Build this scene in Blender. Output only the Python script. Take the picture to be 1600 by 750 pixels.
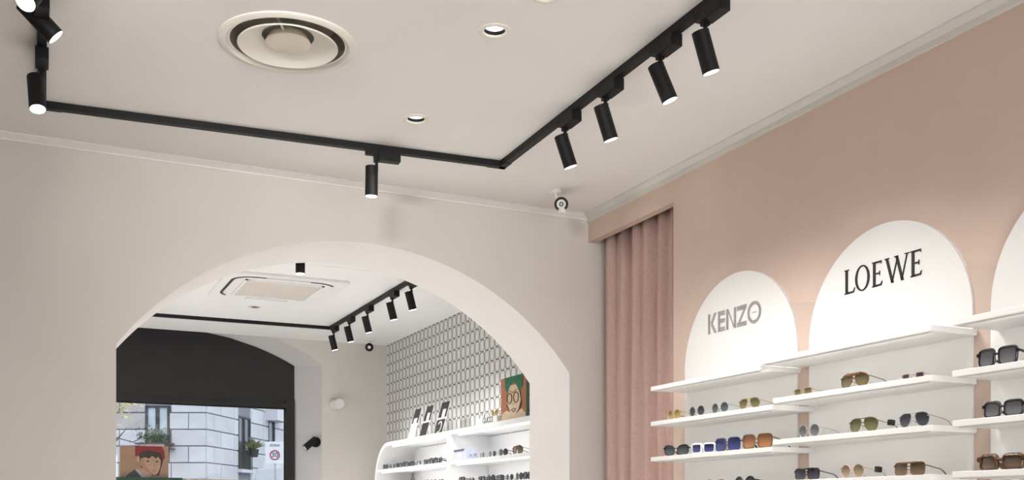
import bpy, bmesh, math, random
from mathutils import Vector, Matrix
random.seed(7)
S = bpy.context.scene
for o in list(bpy.data.objects): bpy.data.objects.remove(o)
COL = S.collection
PI = math.pi

# ------------------------------------------------------------------ camera
F = 1618.0; CX = 800.0; HY = 800.0; CAMH = 1.5; YAW = 25.4
cam = bpy.data.cameras.new('camera'); co = bpy.data.objects.new('camera', cam); COL.objects.link(co)
cam.sensor_width = 36; cam.lens = 36 * F / 1600; cam.shift_y = (HY - 375) / 1600.0
cam.clip_start = 0.05; cam.clip_end = 300
co.location = (0, 0, CAMH); co.rotation_euler = (PI / 2, 0, -math.radians(YAW))
S.camera = co
fw = Vector((math.sin(math.radians(YAW)), math.cos(math.radians(YAW)), 0))
rt = Vector((math.cos(math.radians(YAW)), -math.sin(math.radians(YAW)), 0))
def ray(px, py): return fw + rt * ((px - CX) / F) + Vector((0, 0, (HY - py) / F))
def onx(px, py, X): r = ray(px, py); t = X / r.x; return Vector((0, 0, CAMH)) + r * t
def ony(px, py, Y): r = ray(px, py); t = Y / r.y; return Vector((0, 0, CAMH)) + r * t
def onz(px, py, Z): r = ray(px, py); t = (Z - CAMH) / r.z; return Vector((0, 0, CAMH)) + r * t
def ond(px, py, d): return Vector((0, 0, CAMH)) + ray(px, py) * d

# ------------------------------------------------------------------ world, exposure
w = bpy.data.worlds.new('overcast_sky'); S.world = w; w.use_nodes = True
nt = w.node_tree; bg = nt.nodes['Background']
tc = nt.nodes.new('ShaderNodeTexCoord'); nz = nt.nodes.new('ShaderNodeTexNoise'); nz.inputs['Scale'].default_value = 2.0
cr = nt.nodes.new('ShaderNodeValToRGB')
cr.color_ramp.elements[0].color = (.78, .84, .95, 1); cr.color_ramp.elements[1].color = (.92, .95, 1, 1)
nt.links.new(tc.outputs['Generated'], nz.inputs['Vector']); nt.links.new(nz.outputs['Fac'], cr.inputs['Fac'])
nt.links.new(cr.outputs['Color'], bg.inputs['Color']); bg.inputs['Strength'].default_value = 1.7
vs = S.view_settings; vs.view_transform = 'Standard'; vs.look = 'None'; vs.exposure = 0.14; vs.gamma = 1.0; vs.use_curve_mapping = False
def light(name, typ, loc, energy, color=(1, 1, 1), aim=None, parent=None, **kw):
    l = bpy.data.lights.new(name, typ); l.energy = energy; l.color = color
    for k, v in kw.items(): setattr(l, k, v)
    o = bpy.data.objects.new(name, l); COL.objects.link(o); o.location = loc
    if aim is not None: o.rotation_euler = Vector(aim).to_track_quat('-Z', 'Y').to_euler()
    if parent: o.parent = parent
    return o
SPOT_W = 33.0; SPOT2_W = 68.0; DOWN_W = 16.0; DOWN2_W = 370.0
light('added_daylight_fill', 'AREA', (1.3, -2.85, 1.55), 116, (1, .975, .95), (0, 1, 0.12), shape='RECTANGLE', size=3.2, size_y=2.5)  # unseen fill lamp added behind the viewer to brighten the room

# ------------------------------------------------------------------ materials
def pmat(name, col, rough=.6, metal=0, noise=0, nscale=20, bump=0, alpha=1, spec=None, emit=None, estr=0, trans=0):
    m = bpy.data.materials.new(name); m.use_nodes = True; t = m.node_tree; b = t.nodes['Principled BSDF']
    b.inputs['Base Color'].default_value = (*col, 1); b.inputs['Roughness'].default_value = rough; b.inputs['Metallic'].default_value = metal
    b.inputs['Alpha'].default_value = alpha; b.inputs['Transmission Weight'].default_value = trans
    if spec is not None: b.inputs['Specular IOR Level'].default_value = spec
    if emit: b.inputs['Emission Color'].default_value = (*emit, 1); b.inputs['Emission Strength'].default_value = estr
    if noise or bump:
        c = t.nodes.new('ShaderNodeTexCoord'); n = t.nodes.new('ShaderNodeTexNoise'); n.inputs['Scale'].default_value = nscale; n.inputs['Detail'].default_value = 5
        t.links.new(c.outputs['Object'], n.inputs['Vector'])
        if noise:
            r = t.nodes.new('ShaderNodeValToRGB')
            r.color_ramp.elements[0].position = .3; r.color_ramp.elements[1].position = .7
            r.color_ramp.elements[0].color = (*[x * (1 - noise) for x in col], 1); r.color_ramp.elements[1].color = (*[min(1, x * (1 + noise)) for x in col], 1)
            t.links.new(n.outputs['Fac'], r.inputs['Fac']); t.links.new(r.outputs['Color'], b.inputs['Base Color'])
        if bump:
            bp = t.nodes.new('ShaderNodeBump'); bp.inputs['Strength'].default_value = bump; bp.inputs['Distance'].default_value = .004
            t.links.new(n.outputs['Fac'], bp.inputs['Height']); t.links.new(bp.outputs['Normal'], b.inputs['Normal'])
    return m
def srgb(r, g, b): return tuple(((v / 255) / 12.92 if v / 255 <= .04045 else ((v / 255 + .055) / 1.055) ** 2.4) for v in (r, g, b))
M = {}
M['ceil'] = pmat('ceiling_paint', (.79, .775, .755), .8, noise=.01, nscale=3)
M['ceil2'] = pmat('ceiling_paint_white', (.86, .86, .86), .8, noise=.01, nscale=3)
M['greige'] = pmat('greige_paint', (.63, .60, .56), .75, noise=.015, nscale=4, bump=.05)
M['soffit'] = pmat('arch_soffit_paint', (.84, .82, .805), .75, noise=.01, nscale=4)
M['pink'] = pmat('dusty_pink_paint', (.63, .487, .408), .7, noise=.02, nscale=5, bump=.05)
M['pink_strip'] = pmat('darker_pink', (.56, .44, .37), .7, noise=.01, nscale=5)
M['cornice'] = pmat('cornice_paint', (.66, .64, .60), .7, noise=.01, nscale=8)
M['floor'] = pmat('pale_oak_floor', (.60, .57, .53), .5, noise=.12, nscale=6)
M['white'] = pmat('white_lacquer', (.77, .765, .755), .4, noise=.005, nscale=9)
M['white2'] = pmat('satin_white', (.84, .84, .84), .5, noise=.005, nscale=9)
M['black'] = pmat('black_powdercoat', (.007, .007, .0075), .55, noise=.1, nscale=60, spec=.3)
M['char'] = pmat('charcoal_panel', (.012, .012, .0125), .65, noise=.12, nscale=5)
M['lensglow'] = pmat('spotlight_lens', (.9, .9, .95), .3, noise=.01, emit=(1, .98, 1), estr=6)
M['downglow'] = pmat('downlight_lens', (.9, .9, .9), .3, noise=.01, emit=(1, .99, .97), estr=1.6)
M['curtain'] = pmat('dusty_rose_velvet', (.53, .365, .32), .9, noise=.06, nscale=60, bump=.2)
M['ink'] = pmat('black_lettering', (.012, .011, .012), .6, noise=.05)
M['greyink'] = pmat('grey_lettering', (.33, .31, .30), .6, noise=.03)
M['plastic'] = pmat('ivory_plastic', (.74, .71, .64), .45, noise=.01)
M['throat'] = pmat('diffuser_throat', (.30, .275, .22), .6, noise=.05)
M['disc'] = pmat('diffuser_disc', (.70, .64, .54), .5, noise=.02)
M['dlens'] = pmat('unlit_lens', (.10, .10, .10), .3, noise=.05)
M['beige'] = pmat('beige_filter', (.66, .61, .55), .8, noise=.05, nscale=40)
M['glass'] = None
def glass(name, tint, a):
    m = bpy.data.materials.new(name); m.use_nodes = True; t = m.node_tree; t.nodes.clear()
    o = t.nodes.new('ShaderNodeOutputMaterial'); tr = t.nodes.new('ShaderNodeBsdfTransparent'); g = t.nodes.new('ShaderNodeBsdfGlossy'); mx = t.nodes.new('ShaderNodeMixShader')
    tr.inputs[0].default_value = (*tint, 1); g.inputs['Roughness'].default_value = .03; mx.inputs[0].default_value = a
    t.links.new(tr.outputs[0], mx.inputs[1]); t.links.new(g.outputs[0], mx.inputs[2]); t.links.new(mx.outputs[0], o.inputs[0]); return m
M['glass'] = glass('window_glass', (.96, .98, .98), .05)
# wallpaper: a print of upright rounded frames in a square grid, object coordinates Y and Z
def wallpaper():
    m = pmat('geometric_wallpaper', (.75, .75, .74), .7); t = m.node_tree; b = t.nodes['Principled BSDF']
    def N(op, a, c=None, d=None):
        n = t.nodes.new('ShaderNodeMath'); n.operation = op
        for i, v in enumerate((a, c, d)):
            if v is None: continue
            if isinstance(v, (int, float)): n.inputs[i].default_value = v
            else: t.links.new(v, n.inputs[i])
        return n.outputs[0]
    c = t.nodes.new('ShaderNodeTexCoord'); s = t.nodes.new('ShaderNodeSeparateXYZ'); t.links.new(c.outputs['Object'], s.inputs[0])
    P = .1065
    u = N('SUBTRACT', N('FRACT', N('DIVIDE', N('ADD', s.outputs['Y'], 20), P)), .5)
    v = N('SUBTRACT', N('FRACT', N('DIVIDE', N('ADD', s.outputs['Z'], 20), P)), .5)
    au = N('ABSOLUTE', u); av = N('ABSOLUTE', v)
    # rounded box distance, half size .43 , corner radius .30
    qx = N('MAXIMUM', N('SUBTRACT', au, .10), 0); qy = N('MAXIMUM', N('SUBTRACT', av, .16), 0)
    d = N('SQRT', N('ADD', N('MULTIPLY', qx, qx), N('MULTIPLY', qy, qy)))
    ring = N('LESS_THAN', N('ABSOLUTE', N('SUBTRACT', d, .325)), .036)
    joint = N('MULTIPLY', N('LESS_THAN', N('ABSOLUTE', N('SUBTRACT', au, .5)), .03), .45)
    ring2 = N('MAXIMUM', ring, joint)
    inner = N('MULTIPLY', N('LESS_THAN', N('ABSOLUTE', N('SUBTRACT', d, .21)), .018), .35)
    fac = N('MAXIMUM', ring2, inner)
    mx = t.nodes.new('ShaderNodeMix'); mx.data_type = 'RGBA'
    mx.inputs['A'].default_value = (.74, .735, .725, 1); mx.inputs['B'].default_value = (.085, .08, .078, 1)
    t.links.new(fac, mx.inputs['Factor']); t.links.new(mx.outputs['Result'], b.inputs['Base Color']); return m
M['paper'] = wallpaper()

# ------------------------------------------------------------------ mesh helpers
class MB:
    def __init__(s): s.v = []; s.f = []
    def add(s, vs, fs):
        k = len(s.v); s.v += [Vector(p) for p in vs]; s.f += [tuple(i + k for i in f) for f in fs]; return s
    def box(s, a, b):
        x0, y0, z0 = a; x1, y1, z1 = b
        x0, x1 = sorted((x0, x1)); y0, y1 = sorted((y0, y1)); z0, z1 = sorted((z0, z1))
        return s.add([(x0, y0, z0), (x1, y0, z0), (x1, y1, z0), (x0, y1, z0), (x0, y0, z1), (x1, y0, z1), (x1, y1, z1), (x0, y1, z1)],
                     [(0, 3, 2, 1), (4, 5, 6, 7), (0, 1, 5, 4), (1, 2, 6, 5), (2, 3, 7, 6), (3, 0, 4, 7)])
    def obox(s, c, ax, hs):
        c = Vector(c); A = [Vector(a).normalized() * h for a, h in zip(ax, hs)]
        P = [c + A[0] * i + A[1] * j + A[2] * k for k in (-1, 1) for i, j in ((-1, -1), (1, -1), (1, 1), (-1, 1))]
        return s.add(P, [(0, 3, 2, 1), (4, 5, 6, 7), (0, 1, 5, 4), (1, 2, 6, 5), (2, 3, 7, 6), (3, 0, 4, 7)])
    def tube(s, pts, r, n=8, closed=False, cap=True, r2=None, flat=None):
        pts = [Vector(p) for p in pts]; N = len(pts); rings = []; up = None
        for i, p in enumerate(pts):
            if closed: t = pts[(i + 1) % N] - pts[i - 1]
            else: t = pts[min(i + 1, N - 1)] - pts[max(i - 1, 0)]
            t.normalize()
            if up is None: up = t.orthogonal().normalized() if flat is None else Vector(flat)
            if flat is not None: up = Vector(flat)
            a = (up - t * up.dot(t)).normalized(); b = t.cross(a); up = a
            rr = r if not isinstance(r, (list, tuple)) else r[i]
            rb = rr if r2 is None else r2
            rings.append([p + a * rr * math.cos(2 * PI * k / n) + b * rb * math.sin(2 * PI * k / n) for k in range(n)])
        vs = [q for R in rings for q in R]; fs = []
        for i in range(N if closed else N - 1):
            j = (i + 1) % N
            for k in range(n):
                l = (k + 1) % n; fs.append((i * n + k, i * n + l, j * n + l, j * n + k))
        if not closed and cap: fs += [tuple(range(n - 1, -1, -1)), tuple((N - 1) * n + k for k in range(n))]
        return s.add(vs, fs)
    def cyl(s, a, b, r, n=20): return s.tube([a, b], r, n)
    def lathe(s, c, prof, n=40, flipz=False):
        c = Vector(c); vs = []; fs = []
        for r, z in prof:
            for k in range(n): vs.append(c + Vector((r * math.cos(2 * PI * k / n), r * math.sin(2 * PI * k / n), z)))
        for i in range(len(prof) - 1):
            for k in range(n):
                l = (k + 1) % n; fs.append((i * n + k, i * n + l, (i + 1) * n + l, (i + 1) * n + k))
        return s.add(vs, fs)
    def prism(s, pts, vec):
        n = len(pts); pts = [Vector(p) for p in pts]; vec = Vector(vec)
        fs = [tuple(range(n)), tuple(range(2 * n - 1, n - 1, -1))] + [(i, n + i, n + (i + 1) % n, (i + 1) % n) for i in range(n)]
        return s.add(pts + [p + vec for p in pts], fs)
    def build(s, name, mat, parent=None, smooth=False, bevel=0, tri=False):
        off = parent.location if parent is not None and parent.parent is None else Vector((0, 0, 0))
        if parent is not None and parent.parent is not None: off = parent.parent.location + parent.location
        me = bpy.data.meshes.new(name); me.from_pydata([p - off for p in s.v], [], s.f)
        bm = bmesh.new(); bm.from_mesh(me); bmesh.ops.recalc_face_normals(bm, faces=bm.faces)
        if bevel: bmesh.ops.bevel(bm, geom=[e for e in bm.edges if e.calc_face_angle(0) > .5], offset=bevel, segments=2, profile=.5, affect='EDGES')
        if tri: bmesh.ops.triangulate(bm, faces=[f for f in bm.faces if len(f.verts) > 4])
        bm.to_mesh(me); bm.free()
        if smooth:
            for p in me.polygons: p.use_smooth = True
            me.set_sharp_from_angle(angle=math.radians(40))
        me.materials.append(M[mat] if isinstance(mat, str) else mat)
        o = bpy.data.objects.new(name, me); COL.objects.link(o)
        if parent is not None: o.parent = parent
        return o
def thing(name, label, cat, loc=(0, 0, 0), group=None):
    o = bpy.data.objects.new(name, None); o.empty_display_size = .1; COL.objects.link(o); o.location = loc
    o['label'] = label; o['category'] = cat
    if group: o['group'] = group
    return o
def tag(o, label, cat, group=None):
    o['label'] = label; o['category'] = cat
    if group: o['group'] = group
    return o
def struct(o, label=None):
    o['kind'] = 'structure'
    if label: o['label'] = label
    return o
def copy_tree(o, parent=None):
    c = o.copy(); COL.objects.link(c)
    if parent is not None: c.parent = parent
    for ch in list(o.children): copy_tree(ch, c)
    return c

# ------------------------------------------------------------------ dimensions
ZC = 3.30; ZC2 = 3.33
XR = 3.12; XL = -0.74; YB = 5.49; YB2 = 6.03; YF = -3.0
XR2 = 3.64; XL2 = -1.2; YW = 10.87; YG = 11.15
AL, AR = .43, 2.99; ASP = 2.335; AAP = 2.98

# ------------------------------------------------------------------ structure
struct(MB().box((-1.6, YF - .2, -.1), (4.2, 11.3, 0)).build('floor', 'floor'), 'pale wooden shop floor')
from mathutils.geometry import tessellate_polygon
def ceiling(x0, x1, y0, y1, z, holes, mat, label):
    loops = [[Vector((x0, y0, z)), Vector((x1, y0, z)), Vector((x1, y1, z)), Vector((x0, y1, z))]]
    for hx, hy, hr in holes: loops.append([Vector((hx + hr * math.cos(-2 * PI * i / 40), hy + hr * math.sin(-2 * PI * i / 40), z)) for i in range(40)])
    flat = [p for l in loops for p in l]; m = MB().add(flat, [tuple(t) for t in tessellate_polygon(loops)])
    m.box((x0, y0, z + .14), (x1, y1, z + .2))
    o = m.build('ceiling', mat); struct(o, label); return o
DLR = .041
DL1 = [onz(773, 48, ZC), onz(650, 186, ZC), onz(853, -9, ZC), Vector((1.0, .6, 0)), Vector((1.0, -1.2, 0))]
DL2 = [onz(398, 479.5, ZC2), Vector((.4, 8.4, 0)), Vector((1.0, 6.75, 0)), Vector((-.3, 7.3, 0)), Vector((-.5, 9.6, 0))]  # first is in view; the others are hidden and added to light the room
DIF = onz(450, 68, ZC); R0 = .262
ceiling(-1.6, 4.2, YF - .2, YB2 - .02, ZC, [(p.x, p.y, DLR) for p in DL1] + [(DIF.x, DIF.y, R0 - .045)], 'ceil', 'off-white ceiling of the near room')
ceiling(-1.6, 4.2, YB2 - .02, YW + .001, ZC2, [(p.x, p.y, DLR) for p in DL2], 'ceil2', 'bright white ceiling beyond the arch')
def arc_pts(x0, x1, zs, za, n=40):
    h = (x1 - x0) / 2; s = za - zs; R = (h * h + s * s) / (2 * s); cx = (x0 + x1) / 2; cz = za - R; a = math.asin(h / R)
    return [(cx + R * math.sin(-a + 2 * a * i / n), cz + R * math.cos(-a + 2 * a * i / n)) for i in range(n + 1)]
# back wall with the big segmental arch
arc = arc_pts(AL, AR, ASP, AAP)
prof = [(-1.6, 0), (AL, 0)] + arc + [(AR, 0), (4.0, 0), (4.0, 3.5), (-1.6, 3.5)]
wb = struct(MB().prism([(x, YB, z) for x, z in prof], (0, YB2 - YB, 0)).build('wall_back', 'greige', tri=True, smooth=True), 'greige wall with a wide arched opening')
wb.data.materials.append(M['soffit'])
for p in wb.data.polygons:
    c = p.center
    if abs(p.normal.y) < .5 and AL - .01 < c.x < AR + .01 and c.z > .02 and c.z < 3.1: p.material_index = 1
# right wall with an alcove for the curtain
CY0, CZ = 4.58, 3.14
wr = MB().box((XR, YF - .2, 0), (XR + .05, CY0, ZC + .05)).box((XR, CY0, CZ), (XR + .05, YB, ZC + .05))
struct(wr.build('wall_right', 'pink'), 'dusty pink painted wall above the shelves')
struct(MB().box((XR + .42, CY0 - .4, 0), (XR + .5, YB, ZC)).box((XR + .05, CY0 - .45, 0), (XR + .5, CY0 - .4, ZC)).build('wall_alcove', 'pink'), 'rear wall of the curtain alcove')
struct(MB().box((XL - .1, YF - .2, 0), (XL, YB, ZC + .05)).build('wall_left', pmat('taupe_paint', (.26, .235, .21), .75, noise=.02, nscale=4)))  # unseen wall; its dark colour is put in to dim the left ceiling
# shop front behind the viewer: piers and lintel around a wide opening
struct(MB().box((XL - .1, YF - .2, 0), (-.6, YF, 3.4)).box((2.8, YF - .2, 0), (XR + .1, YF, 3.4)).box((-.6, YF - .2, 2.85), (2.8, YF, 3.4)).box((-.6, YF - .2, 0), (2.8, YF, .3)).build('wall_front', 'greige'))
# cornices
struct(MB().prism([(XR, YF, ZC - .045), (XR, YF, ZC), (XR - .05, YF, ZC), (XR - .05, YF, ZC - .008), (XR - .012, YF, ZC - .02), (XR - .012, YF, ZC - .045)], (0, YB - YF, 0)).build('trim_1', 'cornice', tri=True), 'slim cornice along the pink wall')
struct(MB().prism([(XL, YB, ZC - .028), (XL, YB, ZC), (XL, YB - .045, ZC), (XL, YB - .045, ZC - .005), (XL, YB - .006, ZC - .022), (XL, YB - .006, ZC - .028)], (XR - XL, 0, 0)).build('trim_2', 'ceil', tri=True), 'slim cornice over the arched wall')
# second room
struct(MB().box((XR2, YB2, 0), (XR2 + .1, YW + .3, ZC2 + .1)).build('wall_wallpaper', 'paper'), 'wall papered with upright dark rounded outlines')
struct(MB().box((XL2 - .1, YB2, 0), (XL2, YW + .3, ZC2 + .1)).build('wall_left', 'greige'))
ZCR = 3.47
fa_r = [(2.91, 3.065), (2.84, 3.125), (2.755, 3.18), (2.66, 3.222), (2.57, 3.258), (2.395, 3.326), (2.2, 3.385), (1.9, 3.44), (1.6, 3.465)]
fxc = 1.4
fa = [(2 * fxc - x, z) for x, z in fa_r] + [(fxc, ZCR)] + fa_r[::-1]
ba_r = [(2.68, 3.08), (2.57, 3.135), (2.457, 3.188), (2.274, 3.258), (2.0, 3.335), (1.74, 3.378), (1.49, 3.394)]
ba_r = [(2.68, 3.08), (2.60, 3.122), (2.52, 3.16), (2.457, 3.188), (2.37, 3.222), (2.274, 3.258), (2.0, 3.335), (1.74, 3.378), (1.55, 3.392)]
ba = [(2 * fxc - x, z) for x, z in ba_r] + [(fxc, 3.396)] + ba_r[::-1]
prof = [(XL2, 0), (fa[0][0], 0)] + fa + [(fa[-1][0], 0), (XR2, 0), (XR2, 3.7), (XL2, 3.7)]
struct(MB().prism([(x, YW, z) for x, z in prof], (0, .02, 0)).build('wall_far', 'greige', tri=True), 'grey wall around the shop window bay')
rev = MB(); fl = [(fa[0][0], 0)] + fa + [(fa[-1][0], 0)]; bl = [(ba[0][0], 0)] + ba + [(ba[-1][0], 0)]
n = len(fl)
rev.add([(x, YW + .01, z) for x, z in fl] + [(x, YG, z) for x, z in bl], [(i, i + 1, n + i + 1, n + i) for i in range(n - 1)])
struct(rev.build('wall_reveal', pmat('cool_grey_paint', (.55, .54, .545), .75, noise=.01, nscale=4), smooth=True), 'splayed reveal of the window bay')

# ------------------------------------------------------------------ shop window (dark arched panel, frame, pane)
WZ = 2.62; WXR = 2.585; WXL = 2 * fxc - 2.585
win = thing('window_1', 'charcoal framed shop window under a dark arched panel', 'window', (fxc, YG, 0)); win['kind'] = 'structure'; del win['category']
MB().prism([(x, YG - .01, z) for x, z in [(ba[0][0], WZ)] + ba + [(ba[-1][0], WZ)]], (0, .06, 0)).build('transom_panel', 'char', win, tri=True)
fr = MB().box((WXR, YG - .03, 0), (2.68, YG + .06, WZ + .09)).box((WXL, YG - .03, 0), (2 * fxc - 2.68, YG + .06, WZ + .09)).box((WXL, YG - .03, WZ), (WXR, YG + .05, WZ + .05)).box((WXL, YG - .03, 0), (WXR, YG + .05, .12))
fr.build('window_frame', 'char', win)
MB().box((WXR - .012, YG + .0, .12), (WXR, YG + .03, WZ)).box((WXL, YG + .0, WZ - .012), (WXR, YG + .03, WZ)).build('bead', 'black', win)
MB().box((WXL, YG + .012, .12), (WXR - .012, YG + .02, WZ - .012)).build('pane', 'glass', win)

# ------------------------------------------------------------------ exterior: street and stone building
struct(MB().box((-60, 11.3, -.2), (70, 90, -.1)).build('ground', pmat('asphalt', (.22, .22, .23), .9, noise=.15, nscale=2)), 'asphalt street outside the window')
M['stone'] = pmat('pale_stone', (.62, .62, .66), .85, noise=.07, nscale=1.2)
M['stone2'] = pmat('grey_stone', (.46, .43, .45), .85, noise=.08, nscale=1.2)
M['stone3'] = pmat('light_stone', (.68, .68, .73), .85, noise=.06, nscale=1.5)
M['mortar'] = pmat('stone_joint', (.24, .25, .30), .9, noise=.05)
M['dframe'] = pmat('dark_window_frame', (.03, .033, .036), .5, noise=.1)
M['pane_out'] = pmat('reflecting_pane', (.52, .60, .68), .12, noise=.1, nscale=1.5)
M['darkpane'] = pmat('dark_pane', (.10, .12, .16), .1, noise=.1, nscale=2)
M['leaf'] = pmat('leaf_green', (.07, .13, .07), .6, noise=.4, nscale=6)
M['leaf2'] = pmat('leaf_olive', (.22, .24, .10), .6, noise=.4, nscale=6)
M['leafy'] = pmat('leaf_yellow', (.62, .55, .25), .6, noise=.3, nscale=6)
M['terra'] = pmat('planter_pink', (.42, .26, .25), .7, noise=.2, nscale=6)
D = 36.0
O0 = ond(322, HY, D); O0.z = 0
eL = -rt; eR = Vector((.537, .844, 0)).normalized()
nL = -fw; nR = Vector((eR.y, -eR.x, 0)) * 1.0
if nR.dot(-O0) < 0: nR = -nR
zc0 = 1.5 + (HY - 723) / F * D; CH = 26.0 / F * D
bld = thing('stone_building', 'pale stone building with narrow windows across the street', 'building', tuple(O0))
def FP(e, nn, u, z, o=0): return O0 + e * u + nn * o + Vector((0, 0, z))
core = MB()
core.prism([FP(eL, nL, 9, -.1, -.04), FP(eL, nL, 0, -.1, -.04), FP(eR, nR, 12, -.1, -.04), FP(eR, nR, 12, -.1, -6), FP(eL, nL, 9, -.1, -8)], (0, 0, 11))
core.build('core_wall', 'mortar', bld, tri=True)
def upx(px, e):   # along-face coordinate of an image column
    # intersect vertical plane of the face with the column's ray
    r = ray(px, HY); nn = nL if e is eL else nR
    t = O0.dot(nn) / r.dot(nn); p = r * t; return (Vector((p.x, p.y, 0)) - O0).dot(e), t
def zpx(px, py, e): u, t = upx(px, e); return 1.5 + (HY - py) / F * t
wins = {0: [], 1: []}
def add_hole(face, pxs, pys):
    e = eL if face == 0 else eR
    us = sorted(upx(p, e)[0] for p in pxs); zs = sorted(zpx(pxs[0], p, e) for p in pys)
    wins[face].append((us[0], us[1], zs[0], zs[1])); return us[0], us[1], zs[0], zs[1]
hA = add_hole(0, (228, 265), (634, 705))
hB = add_hole(1, (371, 390), (649, 733))
hC = add_hole(1, (418, 428), (655, 700))
blkmesh = {}
def block(face, u0, u1, z0, z1, mat, proud):
    e, nn = (eL, nL) if face == 0 else (eR, nR)
    key = (face, round(u1 - u0, 2), round(z1 - z0, 2), mat)
    if key not in blkmesh:
        m = MB(); a, h = (u1 - u0) / 2 - .015, (z1 - z0) / 2 - .02
        m.obox((0, 0, 0), (e, Vector((0, 0, 1)), nn), (a, h, .045)); ob = m.build('stone_block', mat, None, bevel=.012); blkmesh[key] = ob.data
    else:
        ob = bpy.data.objects.new('stone_block', blkmesh[key]); COL.objects.link(ob)
    ob.parent = bld; ob.location = FP(e, nn, (u0 + u1) / 2, (z0 + z1) / 2, proud) - O0
for face, U in ((0, 7.2), (1, 10.8)):
    for r in range(-4, 9):
        z0 = zc0 + r * CH; z1 = z0 + CH; u = 0.0; k = 0
        while u < U - .01:
            L = (1.2 if (r + k) % 2 else 1.8) if face == 0 else (1.8 if (r + k) % 2 else 1.2)
            if k == 0: L = .6 + .6 * (r % 2)
            u1 = min(u + L, U); segs = [(u, u1)]
            for (a, b, za, zb) in wins[face]:
                if za < z1 - .05 and zb > z0 + .05:
                    ns = []
                    for s0, s1 in segs:
                        if s1 <= a or s0 >= b: ns.append((s0, s1)); continue
                        if a - s0 > .12: ns.append((s0, a))
                        if s1 - b > .12: ns.append((b, s1))
                    segs = ns
            for s0, s1 in segs:
                mat = 'stone'
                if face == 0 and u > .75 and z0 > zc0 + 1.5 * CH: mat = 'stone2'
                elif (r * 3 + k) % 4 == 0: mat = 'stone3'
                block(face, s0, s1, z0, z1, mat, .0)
            u = u1; k += 1
Zv = Vector((0, 0, 1))
def facade_window(h, e, nn, mull, panemat, label):
    u0, u1, z0, z1 = h; t = .07
    f = MB()
    for a, b, c, d in ((u0, u0 + t, z0, z1), (u1 - t, u1, z0, z1), (u0, u1, z1 - t, z1), (u0, u1, z0, z0 + t)) + (((u0 + u1) / 2 - .06, (u0 + u1) / 2 + .06, z0, z1),) * mull:
        f.obox(FP(e, nn, (a + b) / 2, (c + d) / 2, .0), (e, Zv, nn), ((b - a) / 2, (d - c) / 2, .05))
    fo = f.build('window', 'dframe', bld)
    q = [(u0, (u0 + u1) / 2), ((u0 + u1) / 2, u1)] if mull else [(u0, u1)]
    for a, b in q:
        MB().obox(FP(e, nn, (a + b) / 2, (z0 + z1) / 2, -.015), (e, Zv, nn), ((b - a) / 2 - .03, (z1 - z0) / 2 - .03, .01)).build('pane', panemat, fo).matrix_parent_inverse = Matrix.Identity(4)
    return fo
facade_window(hA, eL, nL, 1, 'pane_out', '')
facade_window(hB, eR, nR, 1, 'darkpane', '')
facade_window(hC, eR, nR, 0, 'darkpane', '')
# small projecting bay and its slab, balcony grille under the narrow window
u0, t0 = upx(413, eR); u1, _ = upx(432, eR)
MB().obox(FP(eR, nR, (u0 + u1) / 2, zpx(420, 635, eR), .25), (eR, Zv, nR), ((u1 - u0) / 2, .6, .3)).build('projecting_bay', 'stone3', bld)
u0, u1, z0, z1 = hB; zr = zpx(380, 704, eR)
rb = MB()
for i in range(9): uu = u0 + (u1 - u0) * i / 8; rb.cyl(FP(eR, nR, uu, z0, .1), FP(eR, nR, uu, zr, .1), .018, 6)
rb.obox(FP(eR, nR, (u0 + u1) / 2, zr, .1), (eR, Zv, nR), ((u1 - u0) / 2, .03, .03)); rb.build('railing', 'dframe', bld)
MB().obox(FP(eR, nR, (u0 + u1) / 2, z0 - .06, .08), (eR, Zv, nR), ((u1 - u0) / 2 + .1, .06, .14)).build('sill', 'stone3', bld)
def leaf_cloud(name, mat, c, rad, cnt, size, parent=None):
    m = MB(); c = Vector(c)
    for i in range(cnt):
        p = c + Vector((random.gauss(0, .45) * rad[0], random.gauss(0, .45) * rad[1], random.gauss(0, .45) * rad[2]))
        d1 = Vector((random.gauss(0, 1), random.gauss(0, 1), random.gauss(0, 1))).normalized(); d2 = d1.orthogonal().normalized(); s = size * random.uniform(.6, 1.2)
        m.add([p - d1 * s, p + d2 * s * .45, p + d1 * s, p - d2 * s * .45], [(0, 1, 2), (0, 2, 3)])
    o = m.build(name, mat, parent); return o
# planter below the wide window
pc = FP(eL, nL, (hA[0] + hA[1]) / 2, zpx(246, 703, eL), .3)
pl = thing('window_planter', 'leafy planter box under the wide window across the street', 'planter', tuple(pc))
MB().obox(pc + Vector((0, 0, .08)), (eL, Zv, nL), (.42, .11, .28)).build('planter_box', 'terra', pl)
MB().obox(pc + Vector((0, 0, .02)), (eL, Zv, nL), (.62, .025, .24)).obox(pc + Vector((0, 0, .19)), (eL, Zv, nL), (.60, .02, .29)).build('planter_rail', 'dframe', pl)
f1 = leaf_cloud('foliage', 'leaf', pc + Vector((0, 0, .42)), (.52, .3, .33), 420, .075, pl); f1['kind'] = 'stuff'
pc = FP(eR, nR, (u0 + u1) / 2 + .15, zr, .35)
pl = thing('balcony_plant', 'spiky olive plant in a dark pot at the narrow window', 'plant', tuple(pc - Vector((0, 0, .0))))
MB().lathe(pc - Vector((0, 0, .02)), [(.0, -.22), (.15, -.22), (.2, .08), (.17, .08), (0, .04)], 14).build('plant_pot', 'dframe', pl, smooth=True)
pm = MB()
for i in range(46):
    a = random.uniform(0, 2 * PI); rr = random.uniform(.2, .5); hh = random.uniform(.1, .55)
    q = pc + Vector((math.cos(a) * rr, math.sin(a) * rr, hh)); sd = Vector((-math.sin(a), math.cos(a), 0)) * .05; md = pc + (q - pc) * .55 + Vector((0, 0, .08))
    pm.add([pc + Vector((0, 0, .05)), md + sd, q, md - sd], [(0, 1, 2), (0, 2, 3)])
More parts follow.
